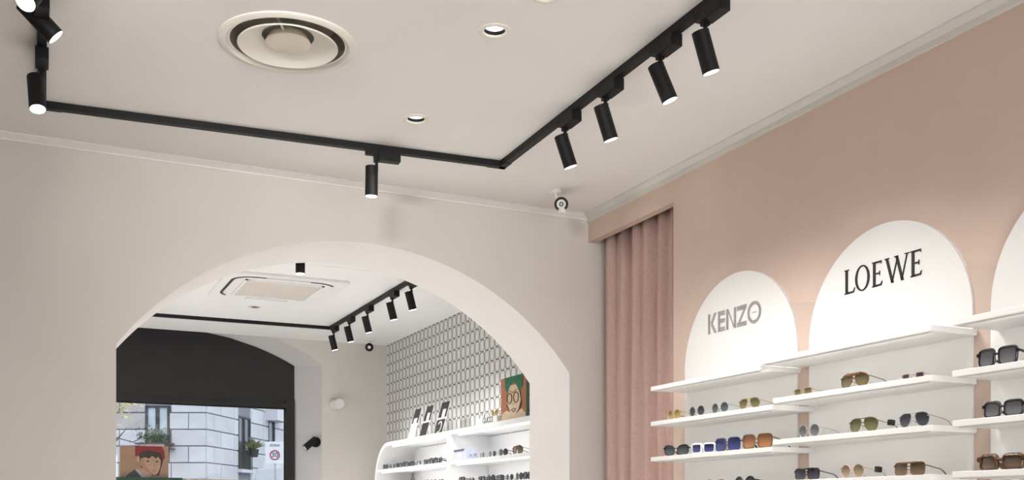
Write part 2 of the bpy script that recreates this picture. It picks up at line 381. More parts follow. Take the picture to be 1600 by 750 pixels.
pm.build('foliage', 'leaf2', pl)['kind'] = 'stuff'
# road sign ZONA 30
def text_mesh(name, txt, size, mat, parent, M4, extr=.002, align='CENTER'):
    c = bpy.data.curves.new(name, 'FONT'); c.body = txt; c.size = size; c.align_x = align; c.align_y = 'CENTER'; c.extrude = extr
    t = bpy.data.objects.new(name + '_tmp', c); COL.objects.link(t)
    dg = bpy.context.evaluated_depsgraph_get(); me = bpy.data.meshes.new_from_object(t.evaluated_get(dg)); bpy.data.objects.remove(t)
    me.transform(M4); me.materials.clear(); me.materials.append(M[mat])
    o = bpy.data.objects.new(name, me); COL.objects.link(o); o.parent = parent; return o
sc = ond(429.5, 707, 31.0)
sg = thing('road_sign', 'white square speed zone sign with a red ring in the street', 'sign', (sc.x, sc.y, -.1))
ax = (rt, Zv, -fw); pxm = 31.0 / F
MB().obox(sc, ax, (14.5 * pxm, 17 * pxm, .015)).build('sign_plate', pmat('sign_white', (.80, .80, .86), .5, noise=.01), sg)
ring = MB().tube([sc - fw * .02 + (rt * math.cos(a) + Zv * math.sin(a)) * 7.0 * pxm - Zv * 4 * pxm for a in [2 * PI * i / 28 for i in range(28)]], .02, 6, closed=True)
M['signred'] = pmat('sign_red', (.42, .05, .12), .5, noise=.02); ring.build('red_ring', 'signred', sg)
base = Matrix((( rt.x, 0, -fw.x, 0), (rt.y, 0, -fw.y, 0), (0, 1, 0, 0), (0, 0, 0, 1)))
def TM(p): return Matrix.Translation(Vector(p) - sg.location) @ base
text_mesh('lettering', '30', 10.5 * pxm, 'ink', sg, TM(sc - fw * .02 - Zv * 4 * pxm))
text_mesh('lettering', 'ZONA', 5.5 * pxm, 'ink', sg, TM(sc - fw * .02 + Zv * 11 * pxm))
MB().cyl((sc.x + fw.x * .05, sc.y + fw.y * .05, -.1), (sc.x + fw.x * .05, sc.y + fw.y * .05, sc.z + .3), .03, 10).build('sign_post', pmat('galvanised_steel', (.4, .4, .42), .4, .6, noise=.05), sg)
# parked van behind the sign
vc = ond(438, 745, 33.0); van = thing('parked_van', 'silver van parked in the street below the road sign', 'van', (vc.x, vc.y, -.1))
ez = eR; nz_ = nR
Vp = lambda a, b, z: Vector((vc.x, vc.y, -.1)) + ez * a + nz_ * b + Vector((0, 0, z))
side = [(-1.0, .35), (4.2, .35), (4.25, 1.3), (4.1, 2.98), (.3, 3.02), (-.45, 1.95), (-.95, 1.4)]
MB().prism([Vp(a, .9, z) for a, z in side], nz_ * -1.8).build('van_body', pmat('silver_paint', (.42, .44, .48), .35, .3, noise=.03), van, bevel=.05, tri=True)
for a0, a1 in ((.45, 1.6), (1.75, 2.9), (3.05, 4.0)):
    MB().obox(Vp((a0 + a1) / 2, .9, 2.4), (ez, Zv, nz_), ((a1 - a0) / 2, .36, .02)).build('side_window', 'darkpane', van)
for a in (.0, 3.4):
    MB().cyl(Vp(a, .75, .35), Vp(a, .95, .35), .35, 20).build('wheel', 'black', van, smooth=True)
# tree with yellow leaves, hanging cables
tp = ond(176, 640, 27.0)
tr = thing('street_tree', 'sparse street tree with pale yellow leaves by the stone building', 'tree', (tp.x - .6, tp.y, -.1))
b0 = Vector((tp.x - .6, tp.y, -.1)); tm = MB().tube([b0, b0 + Vector((0, 0, 2.6)), b0 + Vector((.1, 0, 4.6))], [.13, .11, .06], 10)
for i in range(6):
    a = i * 1.05; tm.tube([b0 + Vector((0, 0, 2.6 + i * .3)), b0 + Vector((.55 * math.cos(a), .4 * math.sin(a), 3.3 + i * .3)), b0 + Vector((.95 * math.cos(a), .7 * math.sin(a), 3.8 + i * .35))], [.04, .03, .012], 6)
tm.build('trunk', pmat('bark', (.12, .10, .08), .9, noise=.2), tr, smooth=True)
leaf_cloud('foliage', 'leafy', (tp.x - .05, tp.y, 4.55), (.8, .8, .75), 420, .085, tr)['kind'] = 'stuff'
for (pxy, lab) in (([(150, 668), (190, 671), (228, 670)], 'taut dark cable strung before the grey stone wall'), ([(150, 676), (183, 684), (208, 691), (226, 681), (238, 668)], 'sagging dark cable strung before the grey stone wall')):
    c = bpy.data.objects
    P = [ond(x, y, 35.3) for x, y in pxy]
    tag(MB().tube(P, .016, 6).build('cable', 'dframe'), lab, 'cable')

# ------------------------------------------------------------------ ceiling fixtures, near room
TL, TR = Vector((.085, 4.985, ZC)), Vector((2.238, 4.830, ZC))
dR = Vector((-.0285, -1, 0)).normalized(); dL = Vector((-.016, -1, 0)).normalized(); dB = (TR - TL).normalized()
TH, TW = .03, .034
def rail(parent, a, b, z):
    a = Vector((a.x, a.y, z)); b = Vector((b.x, b.y, z)); d = (b - a).normalized()
    return MB().obox((a + b) / 2 - Vector((0, 0, TH / 2 - .001)), (d, Zv.cross(d), Zv), ((b - a).length / 2, TW / 2, TH / 2 + .001)).build('rail', 'black', parent)
trk = thing('lighting_track', 'black U-shaped lighting track on the near ceiling', 'track', tuple((TL + TR) / 2))
rail(trk, TL, TR, ZC); rail(trk, TR + dR * .018, TR + dR * 6, ZC); rail(trk, TL + dL * .018, TL + dL * 6, ZC)
for p, e, d in ((TL, dB, dL), (TR, -dB, dR)):
    m = MB().obox(p + e * .03 - Vector((0, 0, TH / 2 + .001)), (e, Zv.cross(e), Zv), (.049, TW / 2 + .001, TH / 2 + .001))
    m.obox(p + d * .03 - Vector((0, 0, TH / 2 + .001)), (d, Zv.cross(d), Zv), (.049, TW / 2 + .001, TH / 2 + .001)).build('corner_joint', 'black', trk)
def spotlight(pos, along, aim, label, watts, zc=ZC, group='black track spotlights', ang=104, blend=1.0, L=.145, R=.031, side=None, color=(1, .975, .945), c0=None, soft=.025):
    """adapter box under the rail, stem, tilted cylinder carried at its side, and the lens"""
    p = Vector((pos[0], pos[1], zc - TH)); al = Vector(along).normalized(); am = Vector(aim).normalized()
    t = thing('track_spotlight', label, 'spotlight', tuple(p), group)
    sd = Vector((-al.y, al.x, 0))
    MB().obox(p + al * .062 - Vector((0, 0, .022)), (al, sd, Zv), (.055, .024, .024)).build('adapter', 'black', t, bevel=.003)
    MB().obox(p - al * .022 - Vector((0, 0, .010)), (al, sd, Zv), (.032, .015, .011)).build('adapter_clip', 'black', t)
    hub = p - Vector((0, 0, .072))
    side = Vector(side) if side is not None else Vector((-1, 0, 0))
    if c0 is None: c0 = hub + side * .024 + am * .004
    else: hub = c0 + am * .07 + Vector((0, 0, R * .8))
    c1 = c0 + am * L
    st = MB().cyl(p - Vector((0, 0, .005)), hub, .0075, 10); st.obox(p - Vector((0, 0, .03)), (al, sd, Zv), (.013, .013, .022))
    st.obox(hub + am * .012 - Vector((0, 0, .0)), (al, sd, Zv), (.007, .007, .02)); st.build('stem', 'black', t, smooth=True)
    MB().tube([c0, c0 + am * .002, c1 - am * .001, c1], [R - .002, R, R, R - .001], 28).build('lamp_body', 'black', t, smooth=True)
    MB().cyl(c1 - am * .001, c1 + am * .0008, R - .003, 28).build('lens', 'lensglow', t)
    if watts: light('spot_lamp', 'SPOT', c1 + am * .004 - p, watts, color, am, t, spot_size=math.radians(ang), spot_blend=blend, shadow_soft_size=soft)
    return t
def on_rail(o, d, y): k = (y - o.y) / d.y; return o + d * k
ordn = ['first', 'second', 'third', 'fourth', 'fifth', 'sixth', 'seventh', 'eighth', 'ninth', 'tenth', 'eleventh', 'twelfth']
wall_aim = [(.38, .0, -1), (.37, .0, -1), (.42, -.12, -1), (.35, 0, -1)]
for i, ((px, py), am) in enumerate(zip([(882.7, 207), (948, 160.6), (1034.7, 97), (1099, 43)], wall_aim)):
    q = on_rail(TR, dR, onz(px, py, ZC - .09).y)
    spotlight((q.x, q.y), dR, am, f'black track spotlight over the pink wall, {ordn[i]} from the corner joint', SPOT_W)
for i, yy in enumerate((2.2, 1.4, .5, -.4)):
    q = on_rail(TR, dR, yy); spotlight((q.x, q.y), dR, (.38, 0, -1), f'black track spotlight over the pink wall, {ordn[i + 4]} from the corner joint', SPOT_W)
q = onz(587, 257, ZC - .09); q = TL + dB * ((q.x - TL.x) / dB.x)
spotlight((q.x, q.y), dB, (0, .05, -1), 'lone black track spotlight over the arched opening', 80)
q = on_rail(TL, dL, 4.44)
spotlight((q.x, q.y), dL, (.06, -.30, -1), 'black track spotlight aimed back from the rail end near the arch', 30)
q = on_rail(TL, dL, 4.0)
spotlight((q.x, q.y), dL, (.74, .05, -.70), 'black track spotlight tilted sideways across the room', 26, c0=ond(36, 3, 3.62), R=.033)
q = on_rail(TL, dL, 3.72); am = Vector((-.32, -.5, -.75)).normalized()
spotlight((q.x, q.y), dL, am, 'black track spotlight turned outward beside the sideways one', 14, c0=ond(40, 4, 3.35) - am * .145, R=.033)
for yy, tx, pw, lab in ((2.75, 1.0, 44, 'added black track spotlight out of view on the left rail, turned towards the arch crown'), (2.2, 1.8, 52, 'added out-of-view black track spotlight turned towards the arch wall, in the middle of the left rail'), (1.65, 2.65, 88, 'added out-of-view black track spotlight turned towards the wall corner, closer to the entrance')):  # unseen spots added to brighten the back wall
    q = on_rail(TL, dL, yy); spotlight((q.x, q.y), dL, Vector((tx - q.x, YB - q.y, 2.93 - 3.15)), lab, pw, ang=46, soft=.09)

# round diffuser
dc = Vector((DIF.x, DIF.y, ZC))
df = thing('ceiling_diffuser', 'round cream air diffuser with concentric rings on the ceiling', 'air vent', (dc.x, dc.y, ZC))
MB().lathe(dc, [(R0, .0), (R0, -.005), (R0 - .006, -.010), (R0 - .028, -.012), (R0 - .036, -.006), (R0 - .042, .012), (R0 - .05, .03)], 64).build('outer_ring', 'plastic', df, smooth=True)
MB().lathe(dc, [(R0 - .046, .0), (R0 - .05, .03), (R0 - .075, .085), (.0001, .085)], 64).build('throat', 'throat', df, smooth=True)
MB().lathe(dc, [(.187, -.016), (.190, -.012), (.186, -.008), (.14, .012), (.10, .030), (.098, .026), (.14, .006), (.182, -.014), (.187, -.016)], 64).build('inner_cone', 'plastic', df, smooth=True)
MB().lathe(dc, [(.0001, -.004), (.070, -.006), (.084, -.002), (.086, .002), (.070, .030), (.0001, .030)], 48).build('centre_disc', 'disc', df, smooth=True)
for k in range(2):
    u = Vector((fw.x, fw.y, 0)) * (1 if k else -1); v = Vector((-u.y, u.x, 0))
    MB().obox(dc + u * .14 + Vector((0, 0, .018)), (u, v, Zv), (.085, .003, .006)).build('strut', 'plastic', df)
def downlight(c, z, label, watts, ang=150, lit=True, col=(1, .97, .945)):
    c = Vector((c.x, c.y, z)); r = DLR; t = thing('downlight', label, 'downlight', tuple(c), 'recessed downlights')
    MB().lathe(c, [(r * 1.5, .0), (r * 1.5, -.003), (r * 1.1, -.006), (r * .985, -.003), (r * .98, .004)], 36).build('trim_ring', 'plastic', t, smooth=True)
    MB().lathe(c, [(r * 1.01, .0), (r * .97, .002), (r * .93, .015), (r * .5, .017), (r * .5, .05), (r * 1.01, .05), (r * 1.02, .0)], 36).build('baffle', 'black', t, smooth=True)
    MB().lathe(c, [(r * .92, .0155), (r * .88, .0135), (.0001, .0135)], 36).build('lens', 'downglow' if lit else 'dlens', t)
    if watts: light('downlight_lamp', 'SPOT', (0, 0, -.012), watts, col, (0, 0, -1), t, spot_size=math.radians(ang), spot_blend=.5, shadow_soft_size=.03)
    return t
for p, lab in zip(DL1, ('recessed downlight level with the round diffuser', 'recessed downlight closest to the arched wall', 'recessed downlight farthest from the arched wall in view', 'recessed downlight over the shop floor by the entrance', 'recessed downlight just inside the entrance')):
    downlight(p, ZC, lab, DOWN_W)

# security camera
q = onz(868, 297, ZC); sc0 = Vector((q.x, q.y, ZC))
cm = thing('security_camera', 'small white security camera with a dark ringed face by the corner', 'camera', tuple(sc0))
MB().lathe(sc0, [(.0001, -.018), (.026, -.016), (.032, -.010), (.032, 0)], 28).build('mount_base', 'ceil', cm, smooth=True)
hd = onx(877, 319, sc0.x + .02); to = (Vector((0, 0, CAMH)) - hd).normalized(); to = (to + Vector((0, 0, .0))).normalized()
MB().tube([sc0 + Vector((0, 0, -.012)), sc0 + Vector((.004, .0, -.045)), hd - to * .03], .009, 10).build('arm', 'white', cm, smooth=True)
MB().tube([hd - to * .1, hd - to * .095, hd - to * .006, hd], [.026, .033, .036, .034], 26).build('camera_body', 'white', cm, smooth=True)
MB().tube([hd + to * .0, hd + to * .004], [.039, .038], 26).build('face_ring', 'black', cm, smooth=True)
MB().tube([hd + to * .0035, hd + to * .007], [.026, .024], 26).build('face_plate', 'white', cm, smooth=True)
MB().tube([hd + to * .0065, hd + to * .012], [.013, .012], 20).build('camera_lens', pmat('lens_dark', (.08, .075, .07), .2, noise=.05), cm, smooth=True)
MB().tube([hd + to * .0115, hd + to * .0135], [.006, .005], 14).build('lens_centre', 'white', cm, smooth=True)
MB().box((hd.x - .014, hd.y - .02, hd.z - .052), (hd.x + .014, hd.y + .01, hd.z - .028)).build('sensor_foot', 'white', cm)

# ------------------------------------------------------------------ curtain
cpts = []; NX = 150
y0c, y1c = YB - .012, CY0 - .38
def fold(s):
    return .026 * math.sin(2 * PI * s * 9.2 + .8) + .013 * math.sin(2 * PI * s * 4.1 + 2.2) + .008 * math.sin(2 * PI * s * 19 + .3)
cv = MB(); vs_ = []; fs_ = []; NZ = 12
for j in range(NZ + 1):
    z = .03 + (3.27 - .03) * j / NZ
    for i in range(NX + 1):
        s = i / NX; amp = 1.0 - .25 * j / NZ
        ph = s + .006 * math.sin(j * .5 + s * 20)
        vs_.append((XR + .098 + fold(ph) * amp, y0c + (y1c - y0c) * s, z))
for j in range(NZ):
    for i in range(NX): a = j * (NX + 1) + i; fs_.append((a, a + 1, a + NX + 2, a + NX + 1))
cv.add(vs_, fs_)
cur = cv.build('curtain', 'curtain', smooth=True); md = cur.modifiers.new('thickness', 'SOLIDIFY'); md.thickness = .004
tag(cur, 'dusty rose floor-length curtain hanging in the wall alcove', 'curtain')

# ------------------------------------------------------------------ display bays on the right wall
XP = 3.10; SX = 2.876
bays = [  # centre y, half width, shelf heights (top), shelf y range, label
    (4.020, .428, [2.132, 1.955, 1.777, 1.60, 1.42], (4.425, 3.49), 'white arched display bay lettered KENZO beside the curtain'),
    (3.088, .428, [2.155, 1.98, 1.805, 1.632, 1.455], (3.485, 2.64), 'white arched display bay lettered LOEWE'),
    (2.154, .428, [2.158, 1.982, 1.812, 1.638, 1.46], (2.552, 1.70), 'white arched display bay without lettering in view beside the LOEWE bay'),
    (1.22, .428, [2.158, 1.982, 1.812, 1.638, 1.46], (1.63, .78), 'white arched display bay farthest from the curtain')]
APEX = 2.647
M['led'] = pmat('led_strip', (.9, .9, .88), .4, noise=.005, emit=(1, .98, .95), estr=1.1)
bay_objs = []
for bi, (yc, hw, zs, (ya, yb), lab) in enumerate(bays):
    t = thing('display_bay', lab, 'display shelf', (XP, yc, 0), 'arched display bays on the pink wall'); bay_objs.append(t)
    pts = [(yc - hw, .3), (yc + hw, .3)] + [(yc + hw * math.cos(PI * i / 40), APEX - hw + hw * math.sin(PI * i / 40)) for i in range(41)]
    MB().prism([(XP, y, z) for y, z in pts], (XR - XP + .002, 0, 0)).build('arched_panel', 'white', t, tri=True, smooth=True)
    for k, z in enumerate(zs):
        e0 = 3.567 if (bi == 1 and k == 0) else ya
        e1 = 3.569 if (bi == 0 and k == 0) else yb
        sh = MB().box((SX, e1, z - .022), (XP + .001, e0, z)).build('shelf', 'white', t, bevel=.002)
        MB().box((SX + .012, e1 + .02, z - .0255), (SX + .022, e0 - .02, z - .0215)).build('added_profile', 'white', sh)  # plain white bar added as a holder for the added lamp
    # added to brighten the bays: one area lamp along each shelf, just under it
    for k, z in enumerate(zs):
        light('shelf_lamp', 'AREA', Vector((SX + .026, (ya + yb) / 2, z - .026)) - t.location, .24, (1, .96, .88), (1, 0, -.55), t, shape='RECTANGLE', size=abs(ya - yb) - .06, size_y=.006)
# strips of darker pink between the arched panels, with sloped tops
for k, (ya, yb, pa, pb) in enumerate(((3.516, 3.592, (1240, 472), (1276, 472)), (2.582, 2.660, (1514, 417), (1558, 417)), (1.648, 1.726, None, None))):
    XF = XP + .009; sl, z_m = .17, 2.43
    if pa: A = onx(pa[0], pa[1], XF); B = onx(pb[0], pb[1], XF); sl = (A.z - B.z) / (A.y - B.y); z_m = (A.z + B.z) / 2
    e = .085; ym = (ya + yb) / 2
    o = MB().prism([(XF, ya - e, .3), (XF, yb + e, .3), (XF, yb + e, z_m + sl * (yb + e - ym)), (XF, ya - e, z_m + sl * (ya - e - ym))], (XR - XF + .002, 0, 0)).build('trim_%d' % (k + 3), 'pink_strip'); struct(o, 'narrow darker pink strip between two arched panels')

# lettering: strokes in (u right, v up) units of letter height, on the panel facing -X
def letters(t, glyphs, yl, yr, z0, z1, mat, depth=.003):
    W = max(p[0] for g in glyphs for pl in g for p in pl); H = z1 - z0
    for g in glyphs:
        m = MB()
        for pl in g:
            m.prism([(XP - depth, yl + (yr - yl) * u / W, z0 + H * v) for u, v in pl], (depth + .0005, 0, 0))
        m.build('letter', mat, t, tri=True)
def bar(x0, y0, x1, y1, w):   # a straight stroke with horizontal width w (same offsets in x)
    return [(x0 - w / 2, y0), (x0 + w / 2, y0), (x1 + w / 2, y1), (x1 - w / 2, y1)]
def R(x0, y0, x1, y1): return [(x0, y0), (x1, y0), (x1, y1), (x0, y1)]
def ell(cx, cy, a, b, ai, bi, n=28, ph=0):
    out = []
    for i in range(n):
        t0, t1 = 2 * PI * i / n, 2 * PI * (i + 1) / n
        out.append([(cx + a * math.cos(t0), cy + b * math.sin(t0)), (cx + a * math.cos(t1), cy + b * math.sin(t1)), (cx + ai * math.cos(t1 + ph), cy + bi * math.sin(t1 + ph)), (cx + ai * math.cos(t0 + ph), cy + bi * math.sin(t0 + ph))])
    return out
def serifE(x, w):
    return [R(x + .06, 0, x + .20, 1), R(x, .96, x + .3, 1), R(x, 0, x + .3, .04), [(x + .2, .93), (x + w * .95, .93), (x + w * .97, .87), (x + w, .87), (x + w, 1), (x + .2, 1)],
            [(x + .2, 0), (x + w, 0), (x + w + .05, .17), (x + w + .01, .17), (x + w - .06, .07), (x + .2, .07)], R(x + .2, .48, x + w * .80, .54), R(x + w * .76, .42, x + w * .84, .60)]
LO = [[R(.06, 0, .20, 1), R(0, .96, .28, 1), R(0, 0, .3, .04), [(.2, 0), (.56, 0), (.64, .2), (.60, .2), (.52, .07), (.2, .07)]],
      ell(1.06, .5, .42, .53, .30, .475, ph=.0), serifE(1.62, .54),
      [bar(2.44, 1, 2.76, -.02, .13), bar(2.72, -.02, 3.04, .95, .065), bar(2.98, 1, 3.30, -.02, .13), bar(3.25, -.02, 3.55, 1, .06), R(2.33, .96, 2.58, 1), R(3.42, .96, 3.66, 1), R(2.86, .96, 3.06, 1)],
      serifE(3.72, .54)]
# widths in panel terms
bt = bay_objs[1]
pL = onx(1320, 445, XP).y; pR = onx(1441, 410, XP).y
letters(bt, LO, pL, pR, onx(1323, 460, XP).z, onx(1323, 422.5, XP).z, 'ink')
KE = [[R(0, 0, .07, 1), R(.09, 0, .13, 1), [(.17, .52), (.43, 1.0), (.58, 1.0), (.30, .47)], [(.19, .44), (.31, .5), (.60, 0), (.44, 0)]],
      [R(.70, 0, .76, 1), R(.78, 0, .83, 1), R(.85, .9, 1.16, 1), R(.85, .79, 1.16, .87), R(.85, .53, 1.16, .61), R(.85, .42, 1.16, .5), R(.85, .13, 1.16, .2), R(.85, 0, 1.16, .1)],
      [R(1.28, 0, 1.34, 1), R(1.36, 0, 1.41, 1), bar(1.40, .95, 1.80, .03, .06), R(1.80, 0, 1.86, 1), R(1.88, 0, 1.93, 1)],
      [R(2.0, .9, 2.62, 1), R(2.0, .79, 2.62, .87), R(2.0, .12, 2.62, .2), R(2.0, 0, 2.62, .09), bar(2.48, .77, 2.15, .22, .13)],
      ell(3.12, .5, .43, .53, .385, .46) + ell(3.12, .5, .36, .44, .31, .38) + [R(3.0, .485, 3.24, .515)]]
bt = bay_objs[0]
letters(bt, KE, onx(1107, 500, XP).y, onx(1189.5, 490, XP).y, onx(1110, 522.0, XP).z, onx(1110, 491.0, XP).z, 'greyink')

# ------------------------------------------------------------------ sunglasses
def lens_mat(name, c, a=.88, r=.12):
    """tinted lens, the tint running from dense at the top to pale at the bottom"""
    m = pmat(name, c, r, alpha=a); t = m.node_tree; b = t.nodes['Principled BSDF']
    tc_ = t.nodes.new('ShaderNodeTexCoord'); sp_ = t.nodes.new('ShaderNodeSeparateXYZ'); rp = t.nodes.new('ShaderNodeValToRGB')
    rp.color_ramp.elements[0].position = .08; rp.color_ramp.elements[1].position = .75
    rp.color_ramp.elements[0].color = (*[min(.8, x * 1.9 + .015) for x in c], 1); rp.color_ramp.elements[1].color = (*[x * .75 for x in c], 1)
    t.links.new(tc_.outputs['Generated'], sp_.inputs[0]); t.links.new(sp_.outputs['Z'], rp.inputs['Fac']); t.links.new(rp.outputs['Color'], b.inputs['Base Color']); return m
M['L_dark'] = lens_mat('smoke_lens', (.03, .03, .04)); M['L_grey'] = lens_mat('grey_lens', (.09, .09, .10), .8)
M['L_olive'] = lens_mat('olive_lens', (.10, .09, .04)); M['L_gold'] = lens_mat('amber_gold_lens', (.28, .20, .04)); M['L_brown'] = lens_mat('brown_lens', (.09, .06, .035), .85)
M['L_blue'] = lens_mat('blue_lens', (.024, .03, .115)); M['L_amber'] = lens_mat('orange_lens', (.24, .105, .045), .8); M['L_teal'] = lens_mat('teal_grey_lens', (.05, .065, .07)); M['L_clear'] = lens_mat('clear_lens', (.70, .68, .66), .3)
M['L_pale'] = lens_mat('pale_blue_lens', (.25, .33, .45), .7); M['L_rose'] = lens_mat('tan_lens', (.20, .155, .10), .85)
M['F_black'] = pmat('black_acetate', (.012, .011, .013), .2, noise=.1); M['F_gold'] = pmat('gold_wire', (.55, .42, .22), .3, .9, noise=.05); M['F_silver'] = pmat('silver_wire', (.5, .5, .5), .3, .9, noise=.05)
M['F_white'] = pmat('white_acetate', (.82, .82, .86), .25, noise=.02); M['F_blue'] = pmat('navy_acetate', (.03, .04, .12), .2, noise=.1); M['F_amber'] = pmat('caramel_acetate', (.16, .075, .03), .2, noise=.3, nscale=60)
M['F_tort'] = pmat('tortoise_acetate', (.085, .038, .016), .2, noise=.85, nscale=90); M['F_pink'] = pmat('coral_acetate', (.75, .32, .24), .3, noise=.05); M['F_olive'] = pmat('olive_metal', (.14, .14, .05), .3, .5, noise=.1); M['F_rose'] = pmat('rose_gold_wire', (.62, .42, .32), .3, .8, noise=.05)
M['clearp'] = pmat('clear_plastic', (.8, .8, .78), .2, noise=.02, alpha=.45)
def outline(shape, w, h, sgn, n=26):
    P = []
    for i in range(n):
        a = 2 * PI * i / n; c, s = math.cos(a), math.sin(a)
        if shape == 'round': e = 1.0
        elif shape in ('square', 'rect'): e = .45
        elif shape == 'aviator': e = .85
        else: e = .75
        x = math.copysign(abs(c) ** e, c) * w / 2; z = math.copysign(abs(s) ** e, s) * h / 2
        if shape == 'aviator': x *= 1 + .42 * (z / h); x -= sgn * .10 * w * (.5 - z / h) * -.6; z -= .10 * h * (sgn * x / w)
        if shape == 'cat': z += .14 * h * (sgn * x / w) * (1 if z > 0 else .3)
        if shape == 'square': x *= 1 + .08 * (z / h)
        P.append((x, z + h / 2))
    return P
GL = {}
def make_glasses(key, shape, fr, ln, rim=.0016, w=.056, h=.046, gap=.016, tm=None, tr=.0013, thick=0, tagged=False, half=False):
    t = bpy.data.objects.new('sunglasses', None); COL.objects.link(t); t.location = (0, 0, 0); t.empty_display_size = .05
    tm = tm or fr; z0 = rim
    f = MB()
    for s in (-1, 1):
        yc = s * (w / 2 + gap / 2); wrap = lambda y: .006 * (abs(y) / .07) ** 2
        o = outline(shape, w, h, s)
        pts = [Vector((wrap(yc + y), yc + y, z0 + z)) for y, z in o]
        if thick: f.tube(pts, thick, 8, closed=True, r2=.0028)
        else: f.tube(pts, rim, 6, closed=True)
        lm = MB(); cen = sum(pts, Vector()) / len(pts) + Vector((-.0025, 0, 0))
        k = len(pts); lm.add([p + Vector((.0004, 0, 0)) for p in pts] + [cen] + [p + Vector((.0016, 0, 0)) for p in pts] + [cen + Vector((.0012, 0, 0))],
                             [(i, (i + 1) % k, k) for i in range(k)] + [(k + 1 + (i + 1) % k, k + 1 + i, 2 * k + 1) for i in range(k)] + [(i, k + 1 + i, k + 1 + (i + 1) % k, (i + 1) % k) for i in range(k)])
        lm.build('lens', ln, t, smooth=True)
        yo = s * (w + gap / 2 + (.003 if thick else .0015)); zh = z0 + h * .72
        tp = MB(); p0 = Vector((.004, yo, zh)); r = tr
        L_ = .125
        tp.tube([p0, p0 + Vector((.01, s * .001, 0)), (L_ * .72, yo - s * .003, zh - .012), (L_ * .86, yo - s * .005, zh - .02), (L_, yo - s * .007, r + .0005)], [r * 1.2, r, r, r * 1.3, r * 1.5], 6, r2=None)
        to = tp.build('temple', tm, t, smooth=True)
        f.obox((.004, yo - s * .001, zh), ((1, 0, 0), (0, 1, 0), (0, 0, 1)), (.004, .003, .0025 + (thick * .6)))
        if tagged and s == -1:
            MB().obox((.075, yo, zh - .006), ((1, 0, -.1), (0, 1, 0), (.1, 0, 1)), (.013, .008, .011)).build('security_tag', 'F_black', t, bevel=.002)
            MB().cyl((.088, yo, zh - .008), (.112, yo, zh - .011), .006, 10).build('tag_pin', 'clearp', t, smooth=True)
    zb = z0 + h * .62
    f.tube([(.0, -gap / 2 - .002, zb), (-.002, 0, zb + .003), (.0, gap / 2 + .002, zb)], rim * 1.1 if not thick else thick * .9, 6)
    if shape == 'aviator' or half: f.tube([(.001, -w * .45 - gap / 2, z0 + h * .985), (-.002, -gap / 2, z0 + h * .97), (-.002, gap / 2, z0 + h * .97), (.001, w * .45 + gap / 2, z0 + h * .985)], rim * (2.2 if half else 1.1), 6)
    f.build('frame_front', fr, t, smooth=True)
    for s in (-1, 1): MB().lathe((.006, s * gap * .42, z0 + h * .34), [(.0001, -.005), (.002, -.003), (.002, .003), (.0001, .005)], 8).build('nose_pad', 'clearp', t, smooth=True)
    GL[key] = t; return t
used = set()
def put(key, pos, label, cat='sunglasses', group='sunglasses on the arched bays', rz=0, sc=1.0):
    src = GL[key]; o = src if key not in used else copy_tree(src); used.add(key)
    o.location = pos; o.rotation_euler = (0, 0, rz); o.scale = (sc, sc, sc); tag(o, label, cat, group); return o
make_glasses('gold_round', 'round', 'F_gold', 'L_gold', w=.052, h=.046)
make_glasses('dark_round', 'round', 'F_silver', 'L_dark', w=.052, h=.047)
make_glasses('smoke_oval', 'round', 'F_silver', 'L_teal', w=.054, h=.046)
make_glasses('amber_avi', 'aviator', 'F_gold', 'L_olive', w=.056, h=.046, tr=.0016)
make_glasses('cat_dark', 'cat', 'F_black', 'L_teal', w=.06, h=.046, tr=.003, rim=.0022)
make_glasses('white_shield', 'square', 'F_white', 'L_blue', w=.062, h=.044, thick=.006, gap=.012, tm='F_pink', tr=.003)
make_glasses('blue_square', 'square', 'F_blue', 'L_blue', w=.062, h=.054, rim=.0028, tr=.003)
make_glasses('amber_square', 'square', 'F_amber', 'L_amber', w=.064, h=.054, rim=.0028, tr=.0022)
make_glasses('clear_round', 'round', 'F_silver', 'L_clear', w=.05, h=.042)
make_glasses('pale_cat', 'cat', 'F_silver', 'L_pale', w=.058, h=.046)
make_glasses('black_round', 'round', 'F_black', 'L_dark', w=.054, h=.050, rim=.0024, tr=.0025)
make_glasses('gold_mini', 'rect', 'F_gold', 'L_olive', w=.042, h=.026, gap=.018)
make_glasses('tort_avi', 'aviator', 'F_amber', 'L_olive', w=.060, h=.050, rim=.003, tr=.0018, half=True)
make_glasses('clear_rect', 'rect', 'F_rose', 'L_dark', w=.034, h=.018, gap=.03)
make_glasses('grad_round', 'round', 'F_silver', 'L_grey', w=.050, h=.050, gap=.02)
make_glasses('olive_avi', 'aviator', 'F_olive', 'L_olive', w=.060, h=.052, tagged=True, rim=.002)
make_glasses('silver_avi', 'aviator', 'F_silver', 'L_dark', w=.058, h=.052, tr=.002)
make_glasses('black_brow', 'square', 'F_black', 'L_dark', w=.056, h=.044, half=True, rim=.002, tr=.002)
make_glasses('rose_round', 'round', 'F_rose', 'L_rose', w=.052, h=.050, tagged=True)
make_glasses('brown_brow', 'square', 'F_amber', 'L_brown', w=.058, h=.046, half=True, rim=.0018, tr=.002)
make_glasses('black_thick', 'square', 'F_black', 'L_grey', w=.060, h=.052, thick=.0045, tr=.0042)
make_glasses('black_rect', 'rect', 'F_black', 'L_grey', w=.060, h=.046, thick=.0042, tr=.0045)
make_glasses('tort_thick', 'rect', 'F_tort', 'L_brown', w=.064, h=.044, thick=.007, tr=.0075, gap=.02)
GX = SX + .028
def gy(px): return onx(px, 640, GX).y
def row(bay, k, items):
    z = bays[bay][2][k]
    for key, px, label, rz, sc_ in items: put(key, (GX, gy(px), z), label, rz=rz, sc=sc_)
